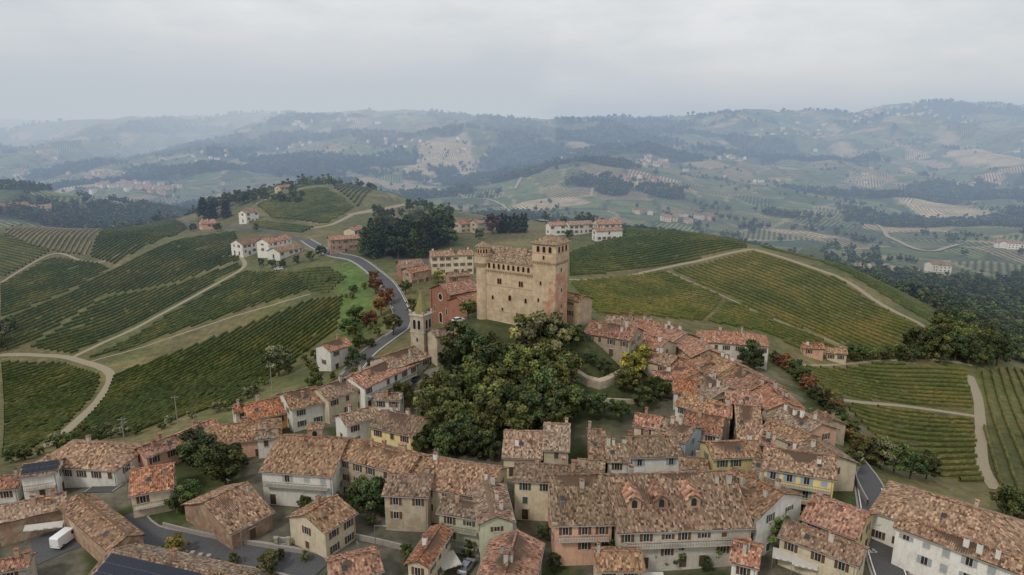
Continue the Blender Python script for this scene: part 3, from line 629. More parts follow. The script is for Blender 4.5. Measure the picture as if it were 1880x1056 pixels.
# ------------------------------------------------------------ castle
def castle():
    z0=17.2;e=empty('medieval_castle',(-9.95,199.8,z0),math.radians(-32))
    b=B()
    b.bx(0,20,0,13,-8,16.4,0)
    b.bx(-.25,20,-.3,13.3,16.4,16.75,2);b.bx(-.12,19.5,-.15,13.2,16.75,19.1,0);b.bx(-.4,19.5,-.45,13.5,19.1,19.4,2)
    x=1.2
    while x<19: b.bx(x-.13,x+.13,-.3,0,15.9,16.4,2);x+=.75
    b.bx(-.06,19,-.06,0,4.2,4.35,2)
    b.bx(0,19,-.08,0,11.9,12.12,2)
    b.face([(-.9,-1.6,-8),(19,-1.6,-8),(19,-.0,1.2),(0,-.0,1.2)],0)
    T0,T1=18.9,26.2
    b.bx(T0,T1,-.35,6.9,-8,20.6,0);b.box((T1,0,0),(0,1,0),(1,0,0),-.35,6.9,.003,.06,-8,17.5,1);b.bx(T0+3.2,T1+.03,-.40,-.352,-8,9.5,1);b.bx(T0+5.2,T1+.03,-.40,-.353,9.5,15.5,1)
    b.face([(T0,-2.2,-8),(T1+.9,-2.2,-8),(T1+.06,-.35,2.5),(T0,-.35,2.5)],1);b.face([(T1+1.4,-2.2,-8),(T1+1.4,7.2,-8),(T1+.06,6.9,2.5),(T1+.06,-.35,2.5)],1)
    b.bx(T0-.25,T1+.3,-.65,7.2,20.6,21.0,2);b.bx(T0-.15,T1+.2,-.55,7.1,21.0,25.6,0);b.bx(T0-.35,T1+.4,-.75,7.3,25.6,25.95,2);b.bx(T0-.2,T1+.25,-.6,7.15,23.1,23.3,2)
    x=T0
    while x<T1:
        b.bx(x,x+.28,-.62,-.3,20.1,20.6,2);y=(x-T0)-.3;b.bx(T1+.06,T1+.3,y,y+.28,20.1,20.6,2);x+=.7
    b.cyl(1.0,1.0,-8,17.0,2.15,2.1,28,0);b.cyl(1.0,1.0,17.0,18.4,2.1,2.65,28,2);b.cyl(1.0,1.0,18.4,20.6,2.65,2.65,28,0);b.cyl(1.0,1.0,20.6,20.85,2.8,2.8,28,2);b.cyl(1.0,1.0,20.85,23.2,2.0,2.0,20,0)
    b.cyl(1,1,-8,.5,2.9,2.2,28,0,False)
    b.obj('walls',[MW['castle'],MW['cbrick'],wallmat('brick_trim',(.44,.30,.19),.75)],e)
    w=B()
    for i in range(9): w.arch((0,-.15,0),(1,0,0),(0,-1,0),3.9+i*1.68,17.1,.75,1.5,0,1,.12,.06)
    for i in range(6): w.arch((-.12,0,0),(0,-1,0),(-1,0,0),-3.9-i*1.6,17.1,.75,1.5,0,1,.12,.06)
    for x,z,ww,hh in[(7.0,12.6,.6,1.6),(7.75,12.6,.6,1.6),(14.4,12.6,.6,1.6),(15.15,12.6,.6,1.6),(11,8.0,.95,1.6),(5,7.6,.65,1.2),(16.4,7.9,.75,1.4),(8.4,4.6,.55,.9),(13.5,3.6,.6,1.0)]:
        w.arch((0,-.0,0),(1,0,0),(0,-1,0),x,z,ww,hh,0,1,.18,.07)
    for x in(20.7,22.6,24.5): w.arch((0,-.55,0),(1,0,0),(0,-1,0),x,23.55,.9,1.7,0,1,.12,.06)
    for y in(1.2,3.3,5.4): w.arch((T1+.2,0,0),(0,1,0),(1,0,0),y,23.55,.9,1.7,0,1,.12,.06)
    for x,z in((22.5,21.5),(21.5,14),(20.8,9.0)): w.arch((0,-.36 if z<20 else -.55,0),(1,0,0),(0,-1,0),x,z,.5,1.1,0,1,.12,.06)
    for y,z in((3,17.9),(3.3,12),(3.3,7.2)): w.arch((T1+.06,0,0),(0,1,0),(1,0,0),y,z,.5,1.0,0,1,.12,.06)
    for j in range(7):
        a=-math.pi*.95+j*.42;w.arch((1+2.0*math.cos(a),1+2.0*math.sin(a),0),(-math.sin(a),math.cos(a),0),(math.cos(a),math.sin(a),0),0,21.3,.45,1.2,0,1,.06,.04)
    w.obj('windows',[M_DARK,MW['cbrick']],e)
    r=B()
    Y0,Y1,zE,zR=-.6,13.7,19.45,22.6
    xs=np.linspace(0,19,77)
    for i in range(76):
        xa,xb=xs[i],xs[i+1];za=.05*math.cos(i*math.pi);zb=-za
        r.face([(xa,Y0,zE+za),(xb,Y0,zE+zb),(xb,6.5,zR+zb),(xa,6.5,zR+za)],0,[(xa,8),(xb,8),(xb,0),(xa,0)])
        r.face([(xa,6.5,zR+za),(xb,6.5,zR+zb),(xb,Y1,zE+zb),(xa,Y1,zE+za)],0,[(xa,50),(xb,50),(xb,58),(xa,58)])
    r.face([(0,Y0,zE-.1),(0,6.5,zR-.1),(0,Y1,zE-.1)],1)
    r.face([(19,Y0,zE-.1),(19,Y1,zE-.1),(19,6.5,zR-.1)],1)
    for x in(6,14): r.bx(x-.35,x+.35,4.0,4.7,20.5,22.9,1)
    def pyr(x0,x1,y0,y1,z,zt):
        c=((x0+x1)/2,(y0+y1)/2,zt);q=[(x0,y0,z),(x1,y0,z),(x1,y1,z),(x0,y1,z)]
        for i in range(4):
            A_,C_=q[i],q[(i+1)%4]
            L=math.dist(A_,C_);r.face([A_,C_,c],0,[(0,4),(L,4),(L/2,0)]);r.face([(A_[0],A_[1],z-.15),(C_[0],C_[1],z-.15),C_,A_],1)
        r.face([(p[0],p[1],z-.15) for p in q[::-1]],1)
    pyr(T0-.75,T1+.8,-1.15,7.7,26.1,28.2)
    r.cyl(1,1,20.85,21.35,2.75,2.05,20,0,False)
    r.cyl(1,1,23.2,24.6,2.5,.05,16,0)
    r.obj('roof',[MR['grey'],MW['brick']],e)
castle()
def belltower():
    p=hit(776,662);p.z-=.3
    e=empty('stone_bell_tower',p,math.radians(-28));b=B();s=2.35
    b.bx(-s,s,-s,s,-5,14.6,0);b.bx(-s-.15,s+.15,-s-.15,s+.15,9.6,9.85,1);b.bx(-s-.25,s+.25,-s-.25,s+.25,14.6,15.0,1)
    for q in(-1,1):
        for r_ in(-1,1): b.bx(q*(s-.2)-.25,q*(s-.2)+.25,r_*(s-.2)-.25,r_*(s-.2)+.25,15.0,16.0,0)
    b.obj('tower',[MW['stone'],MW['grey']],e)
    w=B()
    for O,U,Nn in(((0,-s,0),(1,0,0),(0,-1,0)),((s,0,0),(0,1,0),(1,0,0)),((-s,0,0),(0,-1,0),(-1,0,0)),((0,s,0),(-1,0,0),(0,1,0))):
        for u in(-.8,.8): w.arch(O,U,Nn,u,10.6,1.0,2.8,0,1,.15,.07)
        w.arch(O,U,Nn,0,6.8,.6,1.3,0,1,.1,.06)
    w.obj('openings',[M_DARK,MW['grey']],e)
    c=B();c.cyl(0,0,15.0,16.2,1.9,1.75,8,0,False);c.cyl(0,0,16.2,21.8,1.75,.06,8,0);c.cyl(0,0,21.8,22.8,.05,.05,6,1);c.bx(-.3,.3,-.04,.04,22.3,22.4,1)
    c.obj('spire',[flat('mossy_spire',(.26,.235,.10),.9,.7),M_RAIL],e)
belltower()
ch=house(806,522,864,512,850,538,14,'red','red',name='brick_church',win=False,chim=0,base=7)
hx,w_,Wb_,H_,pp=ch['dims']
b=B()
for sx in(-1,1):
    O=(sx*(hx-.45),0,0);Nn=(sx,0,0);U=(0,sx,0)
    k=16
    def disc(r,off,m): b.face([Vector(O)+Vector(U)*(r*math.cos(2*math.pi*j/k))+Vector((0,0,H_-4.6+r*math.sin(2*math.pi*j/k)))+Vector(Nn)*off for j in range(k)],m)
    disc(1.5,.05,1);disc(1.15,.09,0)
    b.arch(O,U,Nn,0,.0,1.8,3.6,0,1,.25,.1)
    for u in(-w_*.55,w_*.55): b.arch(O,U,Nn,u,3.5,.8,2.4,0,1,.15,.07);
    for u in(-w_+.7,w_-.7): b.box(O,U,Nn,u-.35,u+.35,0,.35,-4,H_-pp*abs(u)-.7,2)
for i in range(4): b.arch((0,-w_+.45,0),(1,0,0),(0,-1,0),-hx+2*hx*(i+.5)/4,H_-pp*w_-3.2,.8,1.9,0,1,.14,.07)
b.obj('facade_details',[M_DARK,MW['cream'],MW['red']],ch)
house(838,545,872,537,862,560,8,'red','red',win=False,chim=0,name='brick_church_annex')
p=atz(580,800,11);e=empty('brick_roof_turret',(p.x,p.y,0),.15);b=B();b.bx(-1.5,1.5,-1.5,1.5,0,13.3,0);b.obj('walls',[MW['brick']],e)
b=B();b.arch((0,-1.5,0),(1,0,0),(0,-1,0),0,11.2,1.0,1.6,0,1);b.arch((-1.5,0,0),(0,-1,0),(-1,0,0),0,11.2,1.0,1.6,0,1);b.arch((1.5,0,0),(0,1,0),(1,0,0),0,11.2,1.0,1.6,0,1);b.obj('openings',[M_DARK,MW['grey']],e)
b=B()
q=[(-1.9,-1.9,13.3),(1.9,-1.9,13.3),(1.9,1.9,13.3),(-1.9,1.9,13.3)]
for i in range(4): b.face([q[i],q[(i+1)%4],(0,0,14.3)],0,[(0,2),(3.8,2),(1.9,0)])
b.face(q[::-1]);b.obj('roof',[MR['brown']],e)
def wall(pts,h,mat=M_CONC,name='stone_wall',th=.3,pix=True): sweep(name,world_line(pts,2,pix),[(-th/2,-2),(-th/2,h),(th/2,h),(th/2,-2)],mat)
wall([(1040,665),(1060,695),(1100,712),(1140,695)],2.2,MW['stone'],'terrace_wall',1.0)
wall([(760,728),(820,715),(860,705)],1.5,MW['stone']);wall([(300,968),(370,985),(450,1000),(560,1018)],1.0);wall([(240,830),(260,900)],1.2)
wall([(1585,850),(1570,880),(1592,930)],1.5);wall([(630,985),(700,1000),(740,1010)],1.1);wall([(1050,745),(1120,740),(1190,742)],1.3,MW['stone'])
# ------------------------------------------------------------ trees
def leafquads(cs,rs,npc,size,rg,flat_=.8,up=0):
    Vs=[];at=[]
    for (c,r,val) in zip(cs,rs,rg.random(len(cs))):
        d=rg.normal(size=(npc,3));d/=np.linalg.norm(d,axis=1)[:,None];d*=(rg.random(npc)**.45)[:,None]*r;d[:,2]*=flat_
        p=np.array(c)+d
        n_=rg.normal(size=(npc,3))+d/np.array(r)*1.2;n_[:,2]+=.5+up;n_/=np.linalg.norm(n_,axis=1)[:,None]
        t=np.cross(n_,rg.normal(size=(npc,3)));t/=np.linalg.norm(t,axis=1)[:,None]+1e-9;bt=np.cross(n_,t)
        s=size*(.6+.8*rg.random(npc))[:,None];t*=s;bt*=s*.75
        Vs.append(np.stack([p-t-bt*.4,p+t*.2-bt,p+t+bt*.3,p-t*.2+bt],1).reshape(-1,3))
        at.append(np.repeat(np.clip(val*.7+.15+.3*(rg.random(npc)-.5),0,1),4))
    return np.concatenate(Vs),np.concatenate(at)
def tube(p0,p1,r0,r1,k=6):
    p0=Vector(p0);p1=Vector(p1);d=(p1-p0).normalized();a=d.orthogonal().normalized();c=d.cross(a);v=[]
    for p,r in((p0,r0),(p1,r1)):
        for j in range(k):
            t=2*math.pi*j/k;v.append(tuple(p+a*r*math.cos(t)+c*r*math.sin(t)))
    return v,[(j,(j+1)%k,k+(j+1)%k,k+j) for j in range(k)]
def treemesh(name,seed,kind='dec',npc=100,size=.03):
    rg=np.random.default_rng(seed);tv=[];tf=[]
    def add(*a):
        v,f=tube(*a);o=len(tv);tv.extend(v);tf.extend([tuple(i+o for i in q) for q in f])
    if kind=='dec':
        add((0,0,-.06),(0.01,0,.32),.03,.018)
        cs=[];rs=[]
        for i in range(32):
            a=rg.random()*6.28;zz=.25+.68*rg.random();rad=.36*math.sqrt(max(.05,1-((zz-.55)/.48)**2))*(.35+.75*rg.random())
            c=(rad*math.cos(a),rad*math.sin(a),zz);cs.append(c);rs.append(.065+.075*rg.random())
            if i%3==0: add((0.01,0,.2+.1*rg.random()),c,.012,.004,5)
        LV,at=leafquads(cs,rs,npc,size,rg)
    elif kind=='con':
        add((0,0,-.05),(0,0,.9),.02,.004);cs=[];rs=[]
        for i in range(34):
            zz=.1+.86*i/34;rad=.2*(1-zz)**.8+.012;a=i*2.4;rr=rad*(.5+.4*rg.random());cs.append((rr*math.cos(a),rr*math.sin(a),zz));rs.append(rad*.6+.015)
        LV,at=leafquads(cs,rs,npc//2,size*.95,rg,.7)
    else:
        add((0,0,-.05),(0,0,.5),.02,.01);cs=[(0.02*math.cos(i),.02*math.sin(i),.08+.86*i/20) for i in range(20)];rs=[.085*math.sin(min(1,(1-i/21)*1.6)*1.57) for i in range(20)]
        LV,at=leafquads(cs,rs,npc//2,size*.85,rg,1)
    nl=len(LV)//4;o=len(tv);V=tv+LV.tolist();Fs=tf+[(o+4*i,o+4*i+1,o+4*i+2,o+4*i+3) for i in range(nl)]
    me=bpy.data.meshes.new(name);me.from_pydata(V,[],Fs);me.materials.append(M_BARK);me.materials.append(M_LEAF)
    me.polygons.foreach_set('material_index',[0]*len(tf)+[1]*nl)
    a_=me.attributes.new('clump','FLOAT','POINT');a_.data.foreach_set('value',np.concatenate([np.zeros(o),at]).astype(np.float32));return me
DEC=[treemesh('deciduous_tree',i) for i in range(5)];CON=[treemesh('conifer',20+i,'con') for i in range(2)];CYP=[treemesh('cypress',30,'cyp')]
SH=treemesh('shrub',40,npc=35,size=.06)
G1=(.062,.085,.031,1);G2=(.095,.11,.038,1);G3=(.043,.063,.027,1);GR=(.15,.08,.038,1);GY=(.20,.18,.045,1);GO=(.12,.13,.075,1);GC=(.03,.046,.029,1)
def tree(x,y,h,kind='dec',col=G1,wide=1.0,name=None,z=None):
    me={'dec':DEC,'con':CON,'cyp':CYP}[kind][random.randrange({'dec':5,'con':2,'cyp':1}[kind])]
    o=bpy.data.objects.new(name or {'dec':'broadleaf_tree','con':'conifer_tree','cyp':'cypress_tree'}[kind],me);SC.collection.objects.link(o)
    o.location=(x,y,(h1(x,y) if z is None else z)-.1);s=h;o.scale=(s*wide,s*wide,s);o.rotation_euler=(0,0,random.random()*6.28);o.color=col;return o
def tp(px,py,h,**k):
    p=hit(px,py);return tree(p.x,p.y,h,**k)
random.seed(11)
cnt=0
while cnt<54:
    x=random.uniform(-27,17);y=random.uniform(148,193)
    p=y*cP+(CH-8)*sP;px=940+x/p*F
    if not(790<px<1035): continue
    if y>183 and x>-14: continue
    if y>178 and x<-18: continue
    tree(x,y,random.uniform(8,12.5),col=random.choice([G1,G1,G3,G2,G2]),wide=random.uniform(.85,1.1));cnt+=1
tree(8,176,17,col=(.14,.13,.065,1),wide=1.05,name='large_broadleaf_tree');tree(-5,172,14,col=G3);tree(14,170,12,col=G2)
for i in range(12): tp(random.uniform(795,905),random.uniform(815,850),random.uniform(5,8),col=random.choice([G1,G3,G3]))
for px,py,h,c in[(1160,700,9,GY),(1175,680,8,GY),(1150,720,7,G2),(1195,735,7,G1),(1110,690,5,G3),(1085,672,4,G3),(1060,760,7,G1),(1100,770,7,G3),(1140,775,6,G1),(1180,750,6,G1),(1215,735,6,G1),(1060,635,6,G3),(1040,640,7,G2),
 (655,600,8,G1),(640,615,7,G1),(680,605,7,GR),(722,615,8,G2),(512,690,11,GO),(500,680,8,G1),(690,540,7,GR),(685,520,6,GR),(700,580,8,GR),(710,560,7,GR),(660,640,6,G1),(650,665,5,G3),(755,575,6,G2),(745,540,6,G1),(860,585,6,G2),(780,590,5,G3),
 (375,865,9,G3),(395,880,8,G1),(415,890,9,G1),(360,850,8,G3),(430,870,7,G3),(350,930,6,G1),(330,940,5,G1),(680,950,8,G3),(665,935,7,G1),(695,935,7,G3),(580,720,6,G1),(1235,1040,5,G1),(1225,1020,4,G2),(1150,1010,4,G2),(1165,1000,4,G1),(1410,1000,7,G1),(1320,1030,5,G1),
 (1375,670,8,G3),(1385,680,7,G3),(1615,860,8,GO),(1640,870,8,G1),(1670,880,7,G3),(1700,880,7,G1),(1590,850,7,G2),(1560,870,6,G2),(1550,885,5,G1),(1860,960,8,G1),(1840,940,6,G2),(1690,655,12,G1),(1720,640,10,G2),(1670,640,8,G1),
 (10,630,10,GO),(20,610,8,G1),(0,645,7,G2),(45,845,4,G2),(120,820,4,G2),(20,850,4,G1),(800,505,6,G1),(805,520,6,GY),(590,470,6,G1),(570,480,6,G1),(545,485,5,G3),(480,490,5,G3),(500,492,5,G1),(520,492,5,G3),(470,425,6,G2),(400,425,6,G1),(355,425,6,G1),(1130,1040,5,G1),(330,1020,4,GY),(495,1050,4,G2),(1185,1030,5,G2),(740,740,6,G1),(790,820,6,G3),(770,835,5,G1),(965,950,3,G1),(880,440,7,G1),(1045,440,6,G1),(620,850,3,G1)]:
    tp(px,py,h,col=c,wide=random.uniform(.9,1.3))
for i in range(60):
    px=random.uniform(668,825);py=random.uniform(438,478)-(0 if px<800 else 20);k_='con' if random.random()<.6 else 'dec';tp(px,py,random.uniform(11,17) if k_=='con' else random.uniform(9,13),kind=k_,col=random.choice([GC,GC,G3,G1]),wide=1.25)
for px in range(915,965,7): tp(px,428,random.uniform(11,15),kind='cyp',col=GC,wide=1.6)
for px,py,h in[(800,440,21),(815,445,18),(790,450,17),(905,430,13),(900,425,12)]: tp(px,py,h,col=G3 if px<850 else (.07,.045,.04,1))
for px,py,h in[(375,400,17),(390,402,15),(415,400,14),(85,385,11),(145,395,10),(95,388,9),(150,398,9)]: tp(px,py,h,kind='con',col=GC,wide=1.6)
for i in range(110):
    px=random.uniform(255,450);py=395-(px-255)*.16+random.uniform(-8,14);tp(px,py,random.uniform(7,11),col=random.choice([G1,G3,G2]))
for i in range(60): tp(random.uniform(575,658),random.uniform(331,338),random.uniform(8,12),col=G3)
for i in range(50): tp(random.uniform(450,560),random.uniform(352,375)-0,random.uniform(5,9),col=G1) if i%2 else tp(random.uniform(690,830),random.uniform(385,425),random.uniform(7,11),col=random.choice([G1,G2,G3]))
for i in range(90): tp(random.uniform(1720,1890),random.uniform(605,672),random.uniform(7,12),col=random.choice([G1,G2,G3]))
for i in range(40): tp(random.uniform(1560,1720),random.uniform(655,665),random.uniform(3,6),col=random.choice([G1,G2,G3]))
L=world_line([(1430,668),(1470,700),(1510,745),(1550,790),(1580,830),(1600,850)],2.6)
for x,y in L:
    for q in range(2): tree(x+random.uniform(-2,2),y+random.uniform(-1.5,1.5),random.uniform(3,5.5),col=random.choice([GR,GR,(.12,.08,.04,1),G1,G3]),wide=1.2)
L=world_line([(0,855),(60,838),(150,800),(250,798),(350,772),(430,748),(490,708),(560,665)],4)
for x,y in L:
    if random.random()<.7: tree(x+random.uniform(-2,2),y+random.uniform(-3,3),random.uniform(1.8,4),col=random.choice([G1,G2,GO]),wide=1.4)
for i in range(40):
    tp(random.uniform(560,700),random.uniform(640,700),random.uniform(2,4),col=random.choice([G1,G2])) if i%2 else tp(random.uniform(600,700),random.uniform(500,640),random.uniform(2,4),col=random.choice([G1,G2,G2]))
for i in range(60):
    tp(random.uniform(300,1600),random.uniform(850,1050),random.uniform(2,3.5),col=random.choice([G1,G2,G3]))
def forest(name,x,y,s,colr,me):
    z=height(x,y);n_=len(x);a=rng.random(n_)*6.28;V=np.zeros((n_,4,3))
    for k in range(4):
        t=a+k*math.pi/2;V[:,k,0]=x+np.cos(t)*s*.7071;V[:,k,1]=y+np.sin(t)*s*.7071;V[:,k,2]=z-.3
    me2=bpy.data.meshes.new(name);me2.from_pydata(V.reshape(-1,3).tolist(),[],np.arange(n_*4).reshape(-1,4).tolist())
    o=bpy.data.objects.new(name,me2);SC.collection.objects.link(o);o.instance_type='FACES';o.use_instance_faces_scale=True;o.instance_faces_scale=1.0;o.show_instancer_for_render=False;o.show_instancer_for_viewport=False
    o.color=colr
    c=bpy.data.objects.new('tree_crown',me);SC.collection.objects.link(c);c.parent=o;c.color=colr
def scatter(n_,y0,y1,smin,smax,tag,wb=1.0):
    s=rng.random(n_);Yv=y0*(y1/y0)**s;Xv=(rng.random(n_)*2-1)*.95*(Yv+120);Zv=height(Xv,Yv);m=forestmask(Xv,Yv,Zv)
    k=rng.random(n_)<m;Xv=Xv[k];Yv=Yv[k];sz=smin+(smax-smin)*rng.random(len(Xv))
    h=len(Xv)//3
    forest(tag,Xv[:h],Yv[:h],sz[:h],G1,SH);forest(tag,Xv[h:2*h],Yv[h:2*h],sz[h:2*h],G3,SH2);forest(tag,Xv[2*h:],Yv[2*h:],sz[2*h:],G2,SH)
SH2=treemesh('shrub',41,npc=35,size=.06)
scatter(38000,300,1300,7,12,'distant_woodland');scatter(42000,1200,4200,11,20,'distant_woodland')
Xv=(rng.random(14000)*2-1)*1900;Yv=560+2300*rng.random(14000)**1.2;c=(vnoise(Xv/60,Yv/60,77)>.62)&(height(Xv,Yv)<25)
forest('field_trees',Xv[c],Yv[c],5+6*rng.random(c.sum()),G1,SH)
def hamlet(px,py,n_,spread,big=1):
    p=hit(px,py);b=B();rd=random.Random(px*3+py)
    for i in range(n_):
        x=p.x+rd.gauss(0,spread);y=p.y+rd.gauss(0,spread*.6);z=h1(x,y);l=rd.uniform(5,10)*big;w=rd.uniform(4,5.5)*big;h=rd.uniform(5,8)*big;a=rd.uniform(0,3.14)
        U=Vector((math.cos(a),math.sin(a),0));Nn=Vector((-U.y,U.x,0));O=Vector((x,y,z));mi=rd.choice([0,0,1,3])
        b.box(O,U,Nn,-l/1.1,l/1.1,-w/1.1,w/1.1,-4,h,mi)
        def q(u,v,zz): return O+U*u+Nn*v+Vector((0,0,zz))
        rz=h+w*.45;b.face([q(-l,-w,h),q(l,-w,h),q(l,0,rz),q(-l,0,rz)],2);b.face([q(-l,0,rz),q(l,0,rz),q(l,w,h),q(-l,w,h)],2);b.face([q(-l/1.1,-w/1.1,h),q(-l/1.1,w/1.1,h),q(-l/1.1,0,rz-.3)],mi);b.face([q(l/1.1,-w/1.1,h),q(l/1.1,w/1.1,h),q(l/1.1,0,rz-.3)],mi)
        for fz in (1.6,4.4):
            for s_ in(-1,1):
                for u in(-l*.55,0,l*.55):
                    if h>fz+1: b.box(O,U,Nn*s_,u-.5,u+.5,w/1.1,w/1.1+.05,fz,fz+1.3,4)
    b.obj('distant_hamlet',[MW['white'],MW['cream'],MR['brown'],MW['salmon'],M_GLASS])
for a in[(230,340,26,60),(260,350,22,50),(180,330,18,60),(300,352,10,40),(545,268,8,30),(710,262,8,40),(1050,288,9,30),(1200,305,14,40),(1215,300,8,30),(1340,290,8,30),(1195,266,8,50),(925,320,6,22),(960,318,5,20),
 (1780,342,12,28),(1810,340,6,20),(1850,455,9,14),(1870,262,8,60),(1440,242,10,60),(1700,205,20,160,1.5),(1640,200,20,120,1.5),(1600,215,14,120,1.5),(140,300,10,60),(600,225,10,90,1.5),(1290,402,9,14),(1240,405,5,12),(1190,393,4,12),(1740,500,2,8),(60,340,5,30),(780,262,6,60),(1160,330,4,20),(1390,330,4,40),(30,330,6,40),(1550,225,8,90),(1480,245,8,80),(400,290,8,60),(1500,290,5,50),(1620,330,4,40),(850,285,6,60)]:
    hamlet(*a)
# ------------------------------------------------------------ vehicles and street furniture
def vehicle(px,py,rot,kind='car',col=(.7,.7,.7)):
    p=hit(px,py);p.z+=.16;e=empty({'car':'parked_car','van':'white_van'}[kind],p,rot)
    mb=flat('car_paint',col,.35,.08,0,.5);L=4.2 if kind=='car' else 5.2;Wd=.86 if kind=='car' else .98
    if kind=='car': low=[(-2.1,.3),(-2.1,.75),(-1.95,.92),(-1.2,1.0),(1.0,.98),(1.95,.82),(2.1,.6),(2.1,.3)];gl=[(-1.75,.95),(-1.35,1.42),(.25,1.45),(1.1,.97)]
    else: low=[(-2.6,.35),(-2.6,2.15),(-2.45,2.3),(1.05,2.32),(1.3,2.2),(1.95,1.35),(2.5,1.1),(2.62,.8),(2.62,.35)];gl=[(.45,1.35),(.45,2.0),(1.28,2.08),(1.86,1.37)]
    b=B()
    def prism(pr,w0,w1,m):
        zl=min(z for _,z in pr);zh=max(z for _,z in pr)
        Lf=[];Rt=[]
        for x,z in pr:
            w=w0+(w1-w0)*(z-zl)/(zh-zl);Lf.append((x,w,z));Rt.append((x,-w,z))
        b.face(Lf,m);b.face(Rt[::-1],m)
        for i in range(len(pr)):
            j=(i+1)%len(pr);b.face([Lf[i],Rt[i],Rt[j],Lf[j]],m)
    prism(low,Wd,Wd*(.97 if kind=='car' else .9),0)
    if kind=='car': prism(gl,Wd*.93,Wd*.74,1);b.bx(-1.3,.22,-Wd*.72,Wd*.72,1.43,1.475,0)
    else:
        prism(gl,Wd+.01,Wd*.93,1);b.face([(1.34,-.8,2.16),(1.34,.8,2.16),(1.95,.86,1.38),(1.95,-.86,1.38)],1)
        b.v[-4:]=[(x+.03,y,z+.02) for x,y,z in b.v[-4:]]
    for sx in(-L*.31,L*.31):
        for sy in(-1,1):
            k=14;c=[(sx+.33*math.cos(6.283*j/k),sy*(Wd+.02),.33+.33*math.sin(6.283*j/k)) for j in range(k)];c2=[(x,sy*(Wd-.22),z) for x,_,z in c]
            b.face(c,2);b.face(c2,2)
            for j in range(k): b.face([c[j],c[(j+1)%k],c2[(j+1)%k],c2[j]],2)
            b.face([(sx+.18*math.cos(6.283*j/k),sy*(Wd+.035),.33+.18*math.sin(6.283*j/k)) for j in range(k)],3)
    for sy in(-1,1):
        b.bx(-L/2-.01,-L/2+.05,min(sy*Wd*.9,sy*Wd*.6),max(sy*Wd*.9,sy*Wd*.6),.65,.8,4);b.bx(L/2-.06,L/2+.02,min(sy*Wd*.9,sy*Wd*.6),max(sy*Wd*.9,sy*Wd*.6),.6,.74,3)
        b.bx(.9,1.05,min(sy*Wd,sy*(Wd+.18)),max(sy*Wd,sy*(Wd+.18)),1.0 if kind=='car' else 1.3,1.15 if kind=='car' else 1.6,0)
    b.obj('body',[mb,M_GLASS,M_TYRE,M_METAL,M_TAIL],e)
vehicle(122,996,1.4,'van',(.75,.76,.76));vehicle(842,592,.6,'car',(.7,.7,.7));vehicle(857,1046,1.2,'car',(.25,.27,.3));vehicle(808,1046,1.3,'car',(.6,.6,.62));vehicle(765,700,.5,'car',(.1,.1,.12));vehicle(700,738,.6,'car',(.5,.5,.5))
vehicle(512,496,.4,'car',(.7,.7,.7))
def lamp(px,py,h,rot=0,arm=1.6):
    p=hit(px,py);e=empty('street_lamp',p,rot);b=B();b.cyl(0,0,-.3,h,.09,.05,8,0);b.cyl(0,0,0,.5,.14,.12,8,0);b.bx(0,arm,-.035,.035,h-.12,h-.04,0);b.bx(arm-.1,arm+.55,-.13,.13,h-.18,h-.04,1);b.bx(arm,arm+.45,-.1,.1,h-.21,h-.185,2);b.obj('pole',[M_METAL,M_CONC,M_WHITE],e)
lamp(447,1035,7.5,.2);lamp(1590,1032,7,.3);lamp(1300,1040,6,1.0);lamp(235,905,6,0);lamp(722,580,7,2.0);lamp(690,500,7,2.0);lamp(690,1010,5,0)
def pole(px,py,h):
    p=hit(px,py);e=empty('utility_pole',p,.3);b=B();b.cyl(0,0,-.5,h,.14,.09,8,0);b.bx(-.9,.9,-.05,.05,h-.6,h-.48,0);[b.cyl(x,0,h-.48,h-.3,.05,.04,6,1) for x in(-.8,0,.8)];b.obj('post',[M_CONC,M_WHITE],e);return p+Vector((0,0,h-.35))
pl=[pole(327,783,9),pole(500,722,9),pole(230,820,8)]
def wire(a,c,sag=.9):
    v=[];f=[];m=12
    for i in range(m+1):
        t=i/m;p=a.lerp(c,t)-Vector((0,0,4*sag*t*(1-t)));v+=[tuple(p),tuple(p+Vector((0,0,.05))),tuple(p+Vector((.04,.0,.025)))]
    for i in range(m):
        for j in range(3): f.append((3*i+j,3*i+(j+1)%3,3*i+3+(j+1)%3,3*i+3+j))
    me=bpy.data.meshes.new('overhead_wire');me.from_pydata(v,[],f);me.materials.append(M_RAIL);o=bpy.data.objects.new('overhead_wire',me);SC.collection.objects.link(o)
wire(pl[0],pl[1]);wire(pl[0],pl[2])
for px,py in[(355,1030),(370,1034),(385,1036),(508,1003),(530,1003)]:
    p=hit(px,py);e=empty('gate_post',p);b=B();b.bx(-.3,.3,-.3,.3,-.5,1.7,0);b.bx(-.38,.38,-.38,.38,1.7,1.85,1);b.obj('pillar',[MW['stone'],M_CONC],e)
p=hit(519,1000);e=empty('metal_gate',p,-.1);b=B()
for i in range(17): b.bx(-1.6+i*.2,-1.56+i*.2,-.02,.02,.1,1.6,0)
b.bx(-1.6,1.64,-.03,.03,.15,.22,0);b.bx(-1.6,1.64,-.03,.03,1.45,1.52,0);b.obj('bars',[M_WHITE],e)
def awning(px,py,H,w,d,rot,mat=M_TARP,name='awning'):
    p=atz(px,py,hit(px,py,H).z);e=empty(name,p,rot);b=B();k=8
    for i in range(k):
        a=-w/2+w*i/k;c=a+w/k
        b.face([(a,0,.0),(a,-d,-.5),(c,-d,-.5),(c,0,0)],0);b.face([(a,-d,-.5),(a,-d,-.75),(c,-d,-.75),(c,-d,-.5)],1 if i%2 else 0);b.face([(a,0,-.05),(c,0,-.05),(c,-d,-.55),(a,-d,-.55)],0)
    for x in(-w/2+.05,w/2-.05): b.bx(x-.04,x+.04,-d+.02,-d+.1,-H-.5,-.55,2)
    b.obj('cloth',[mat,M_WHITE,M_METAL],e)
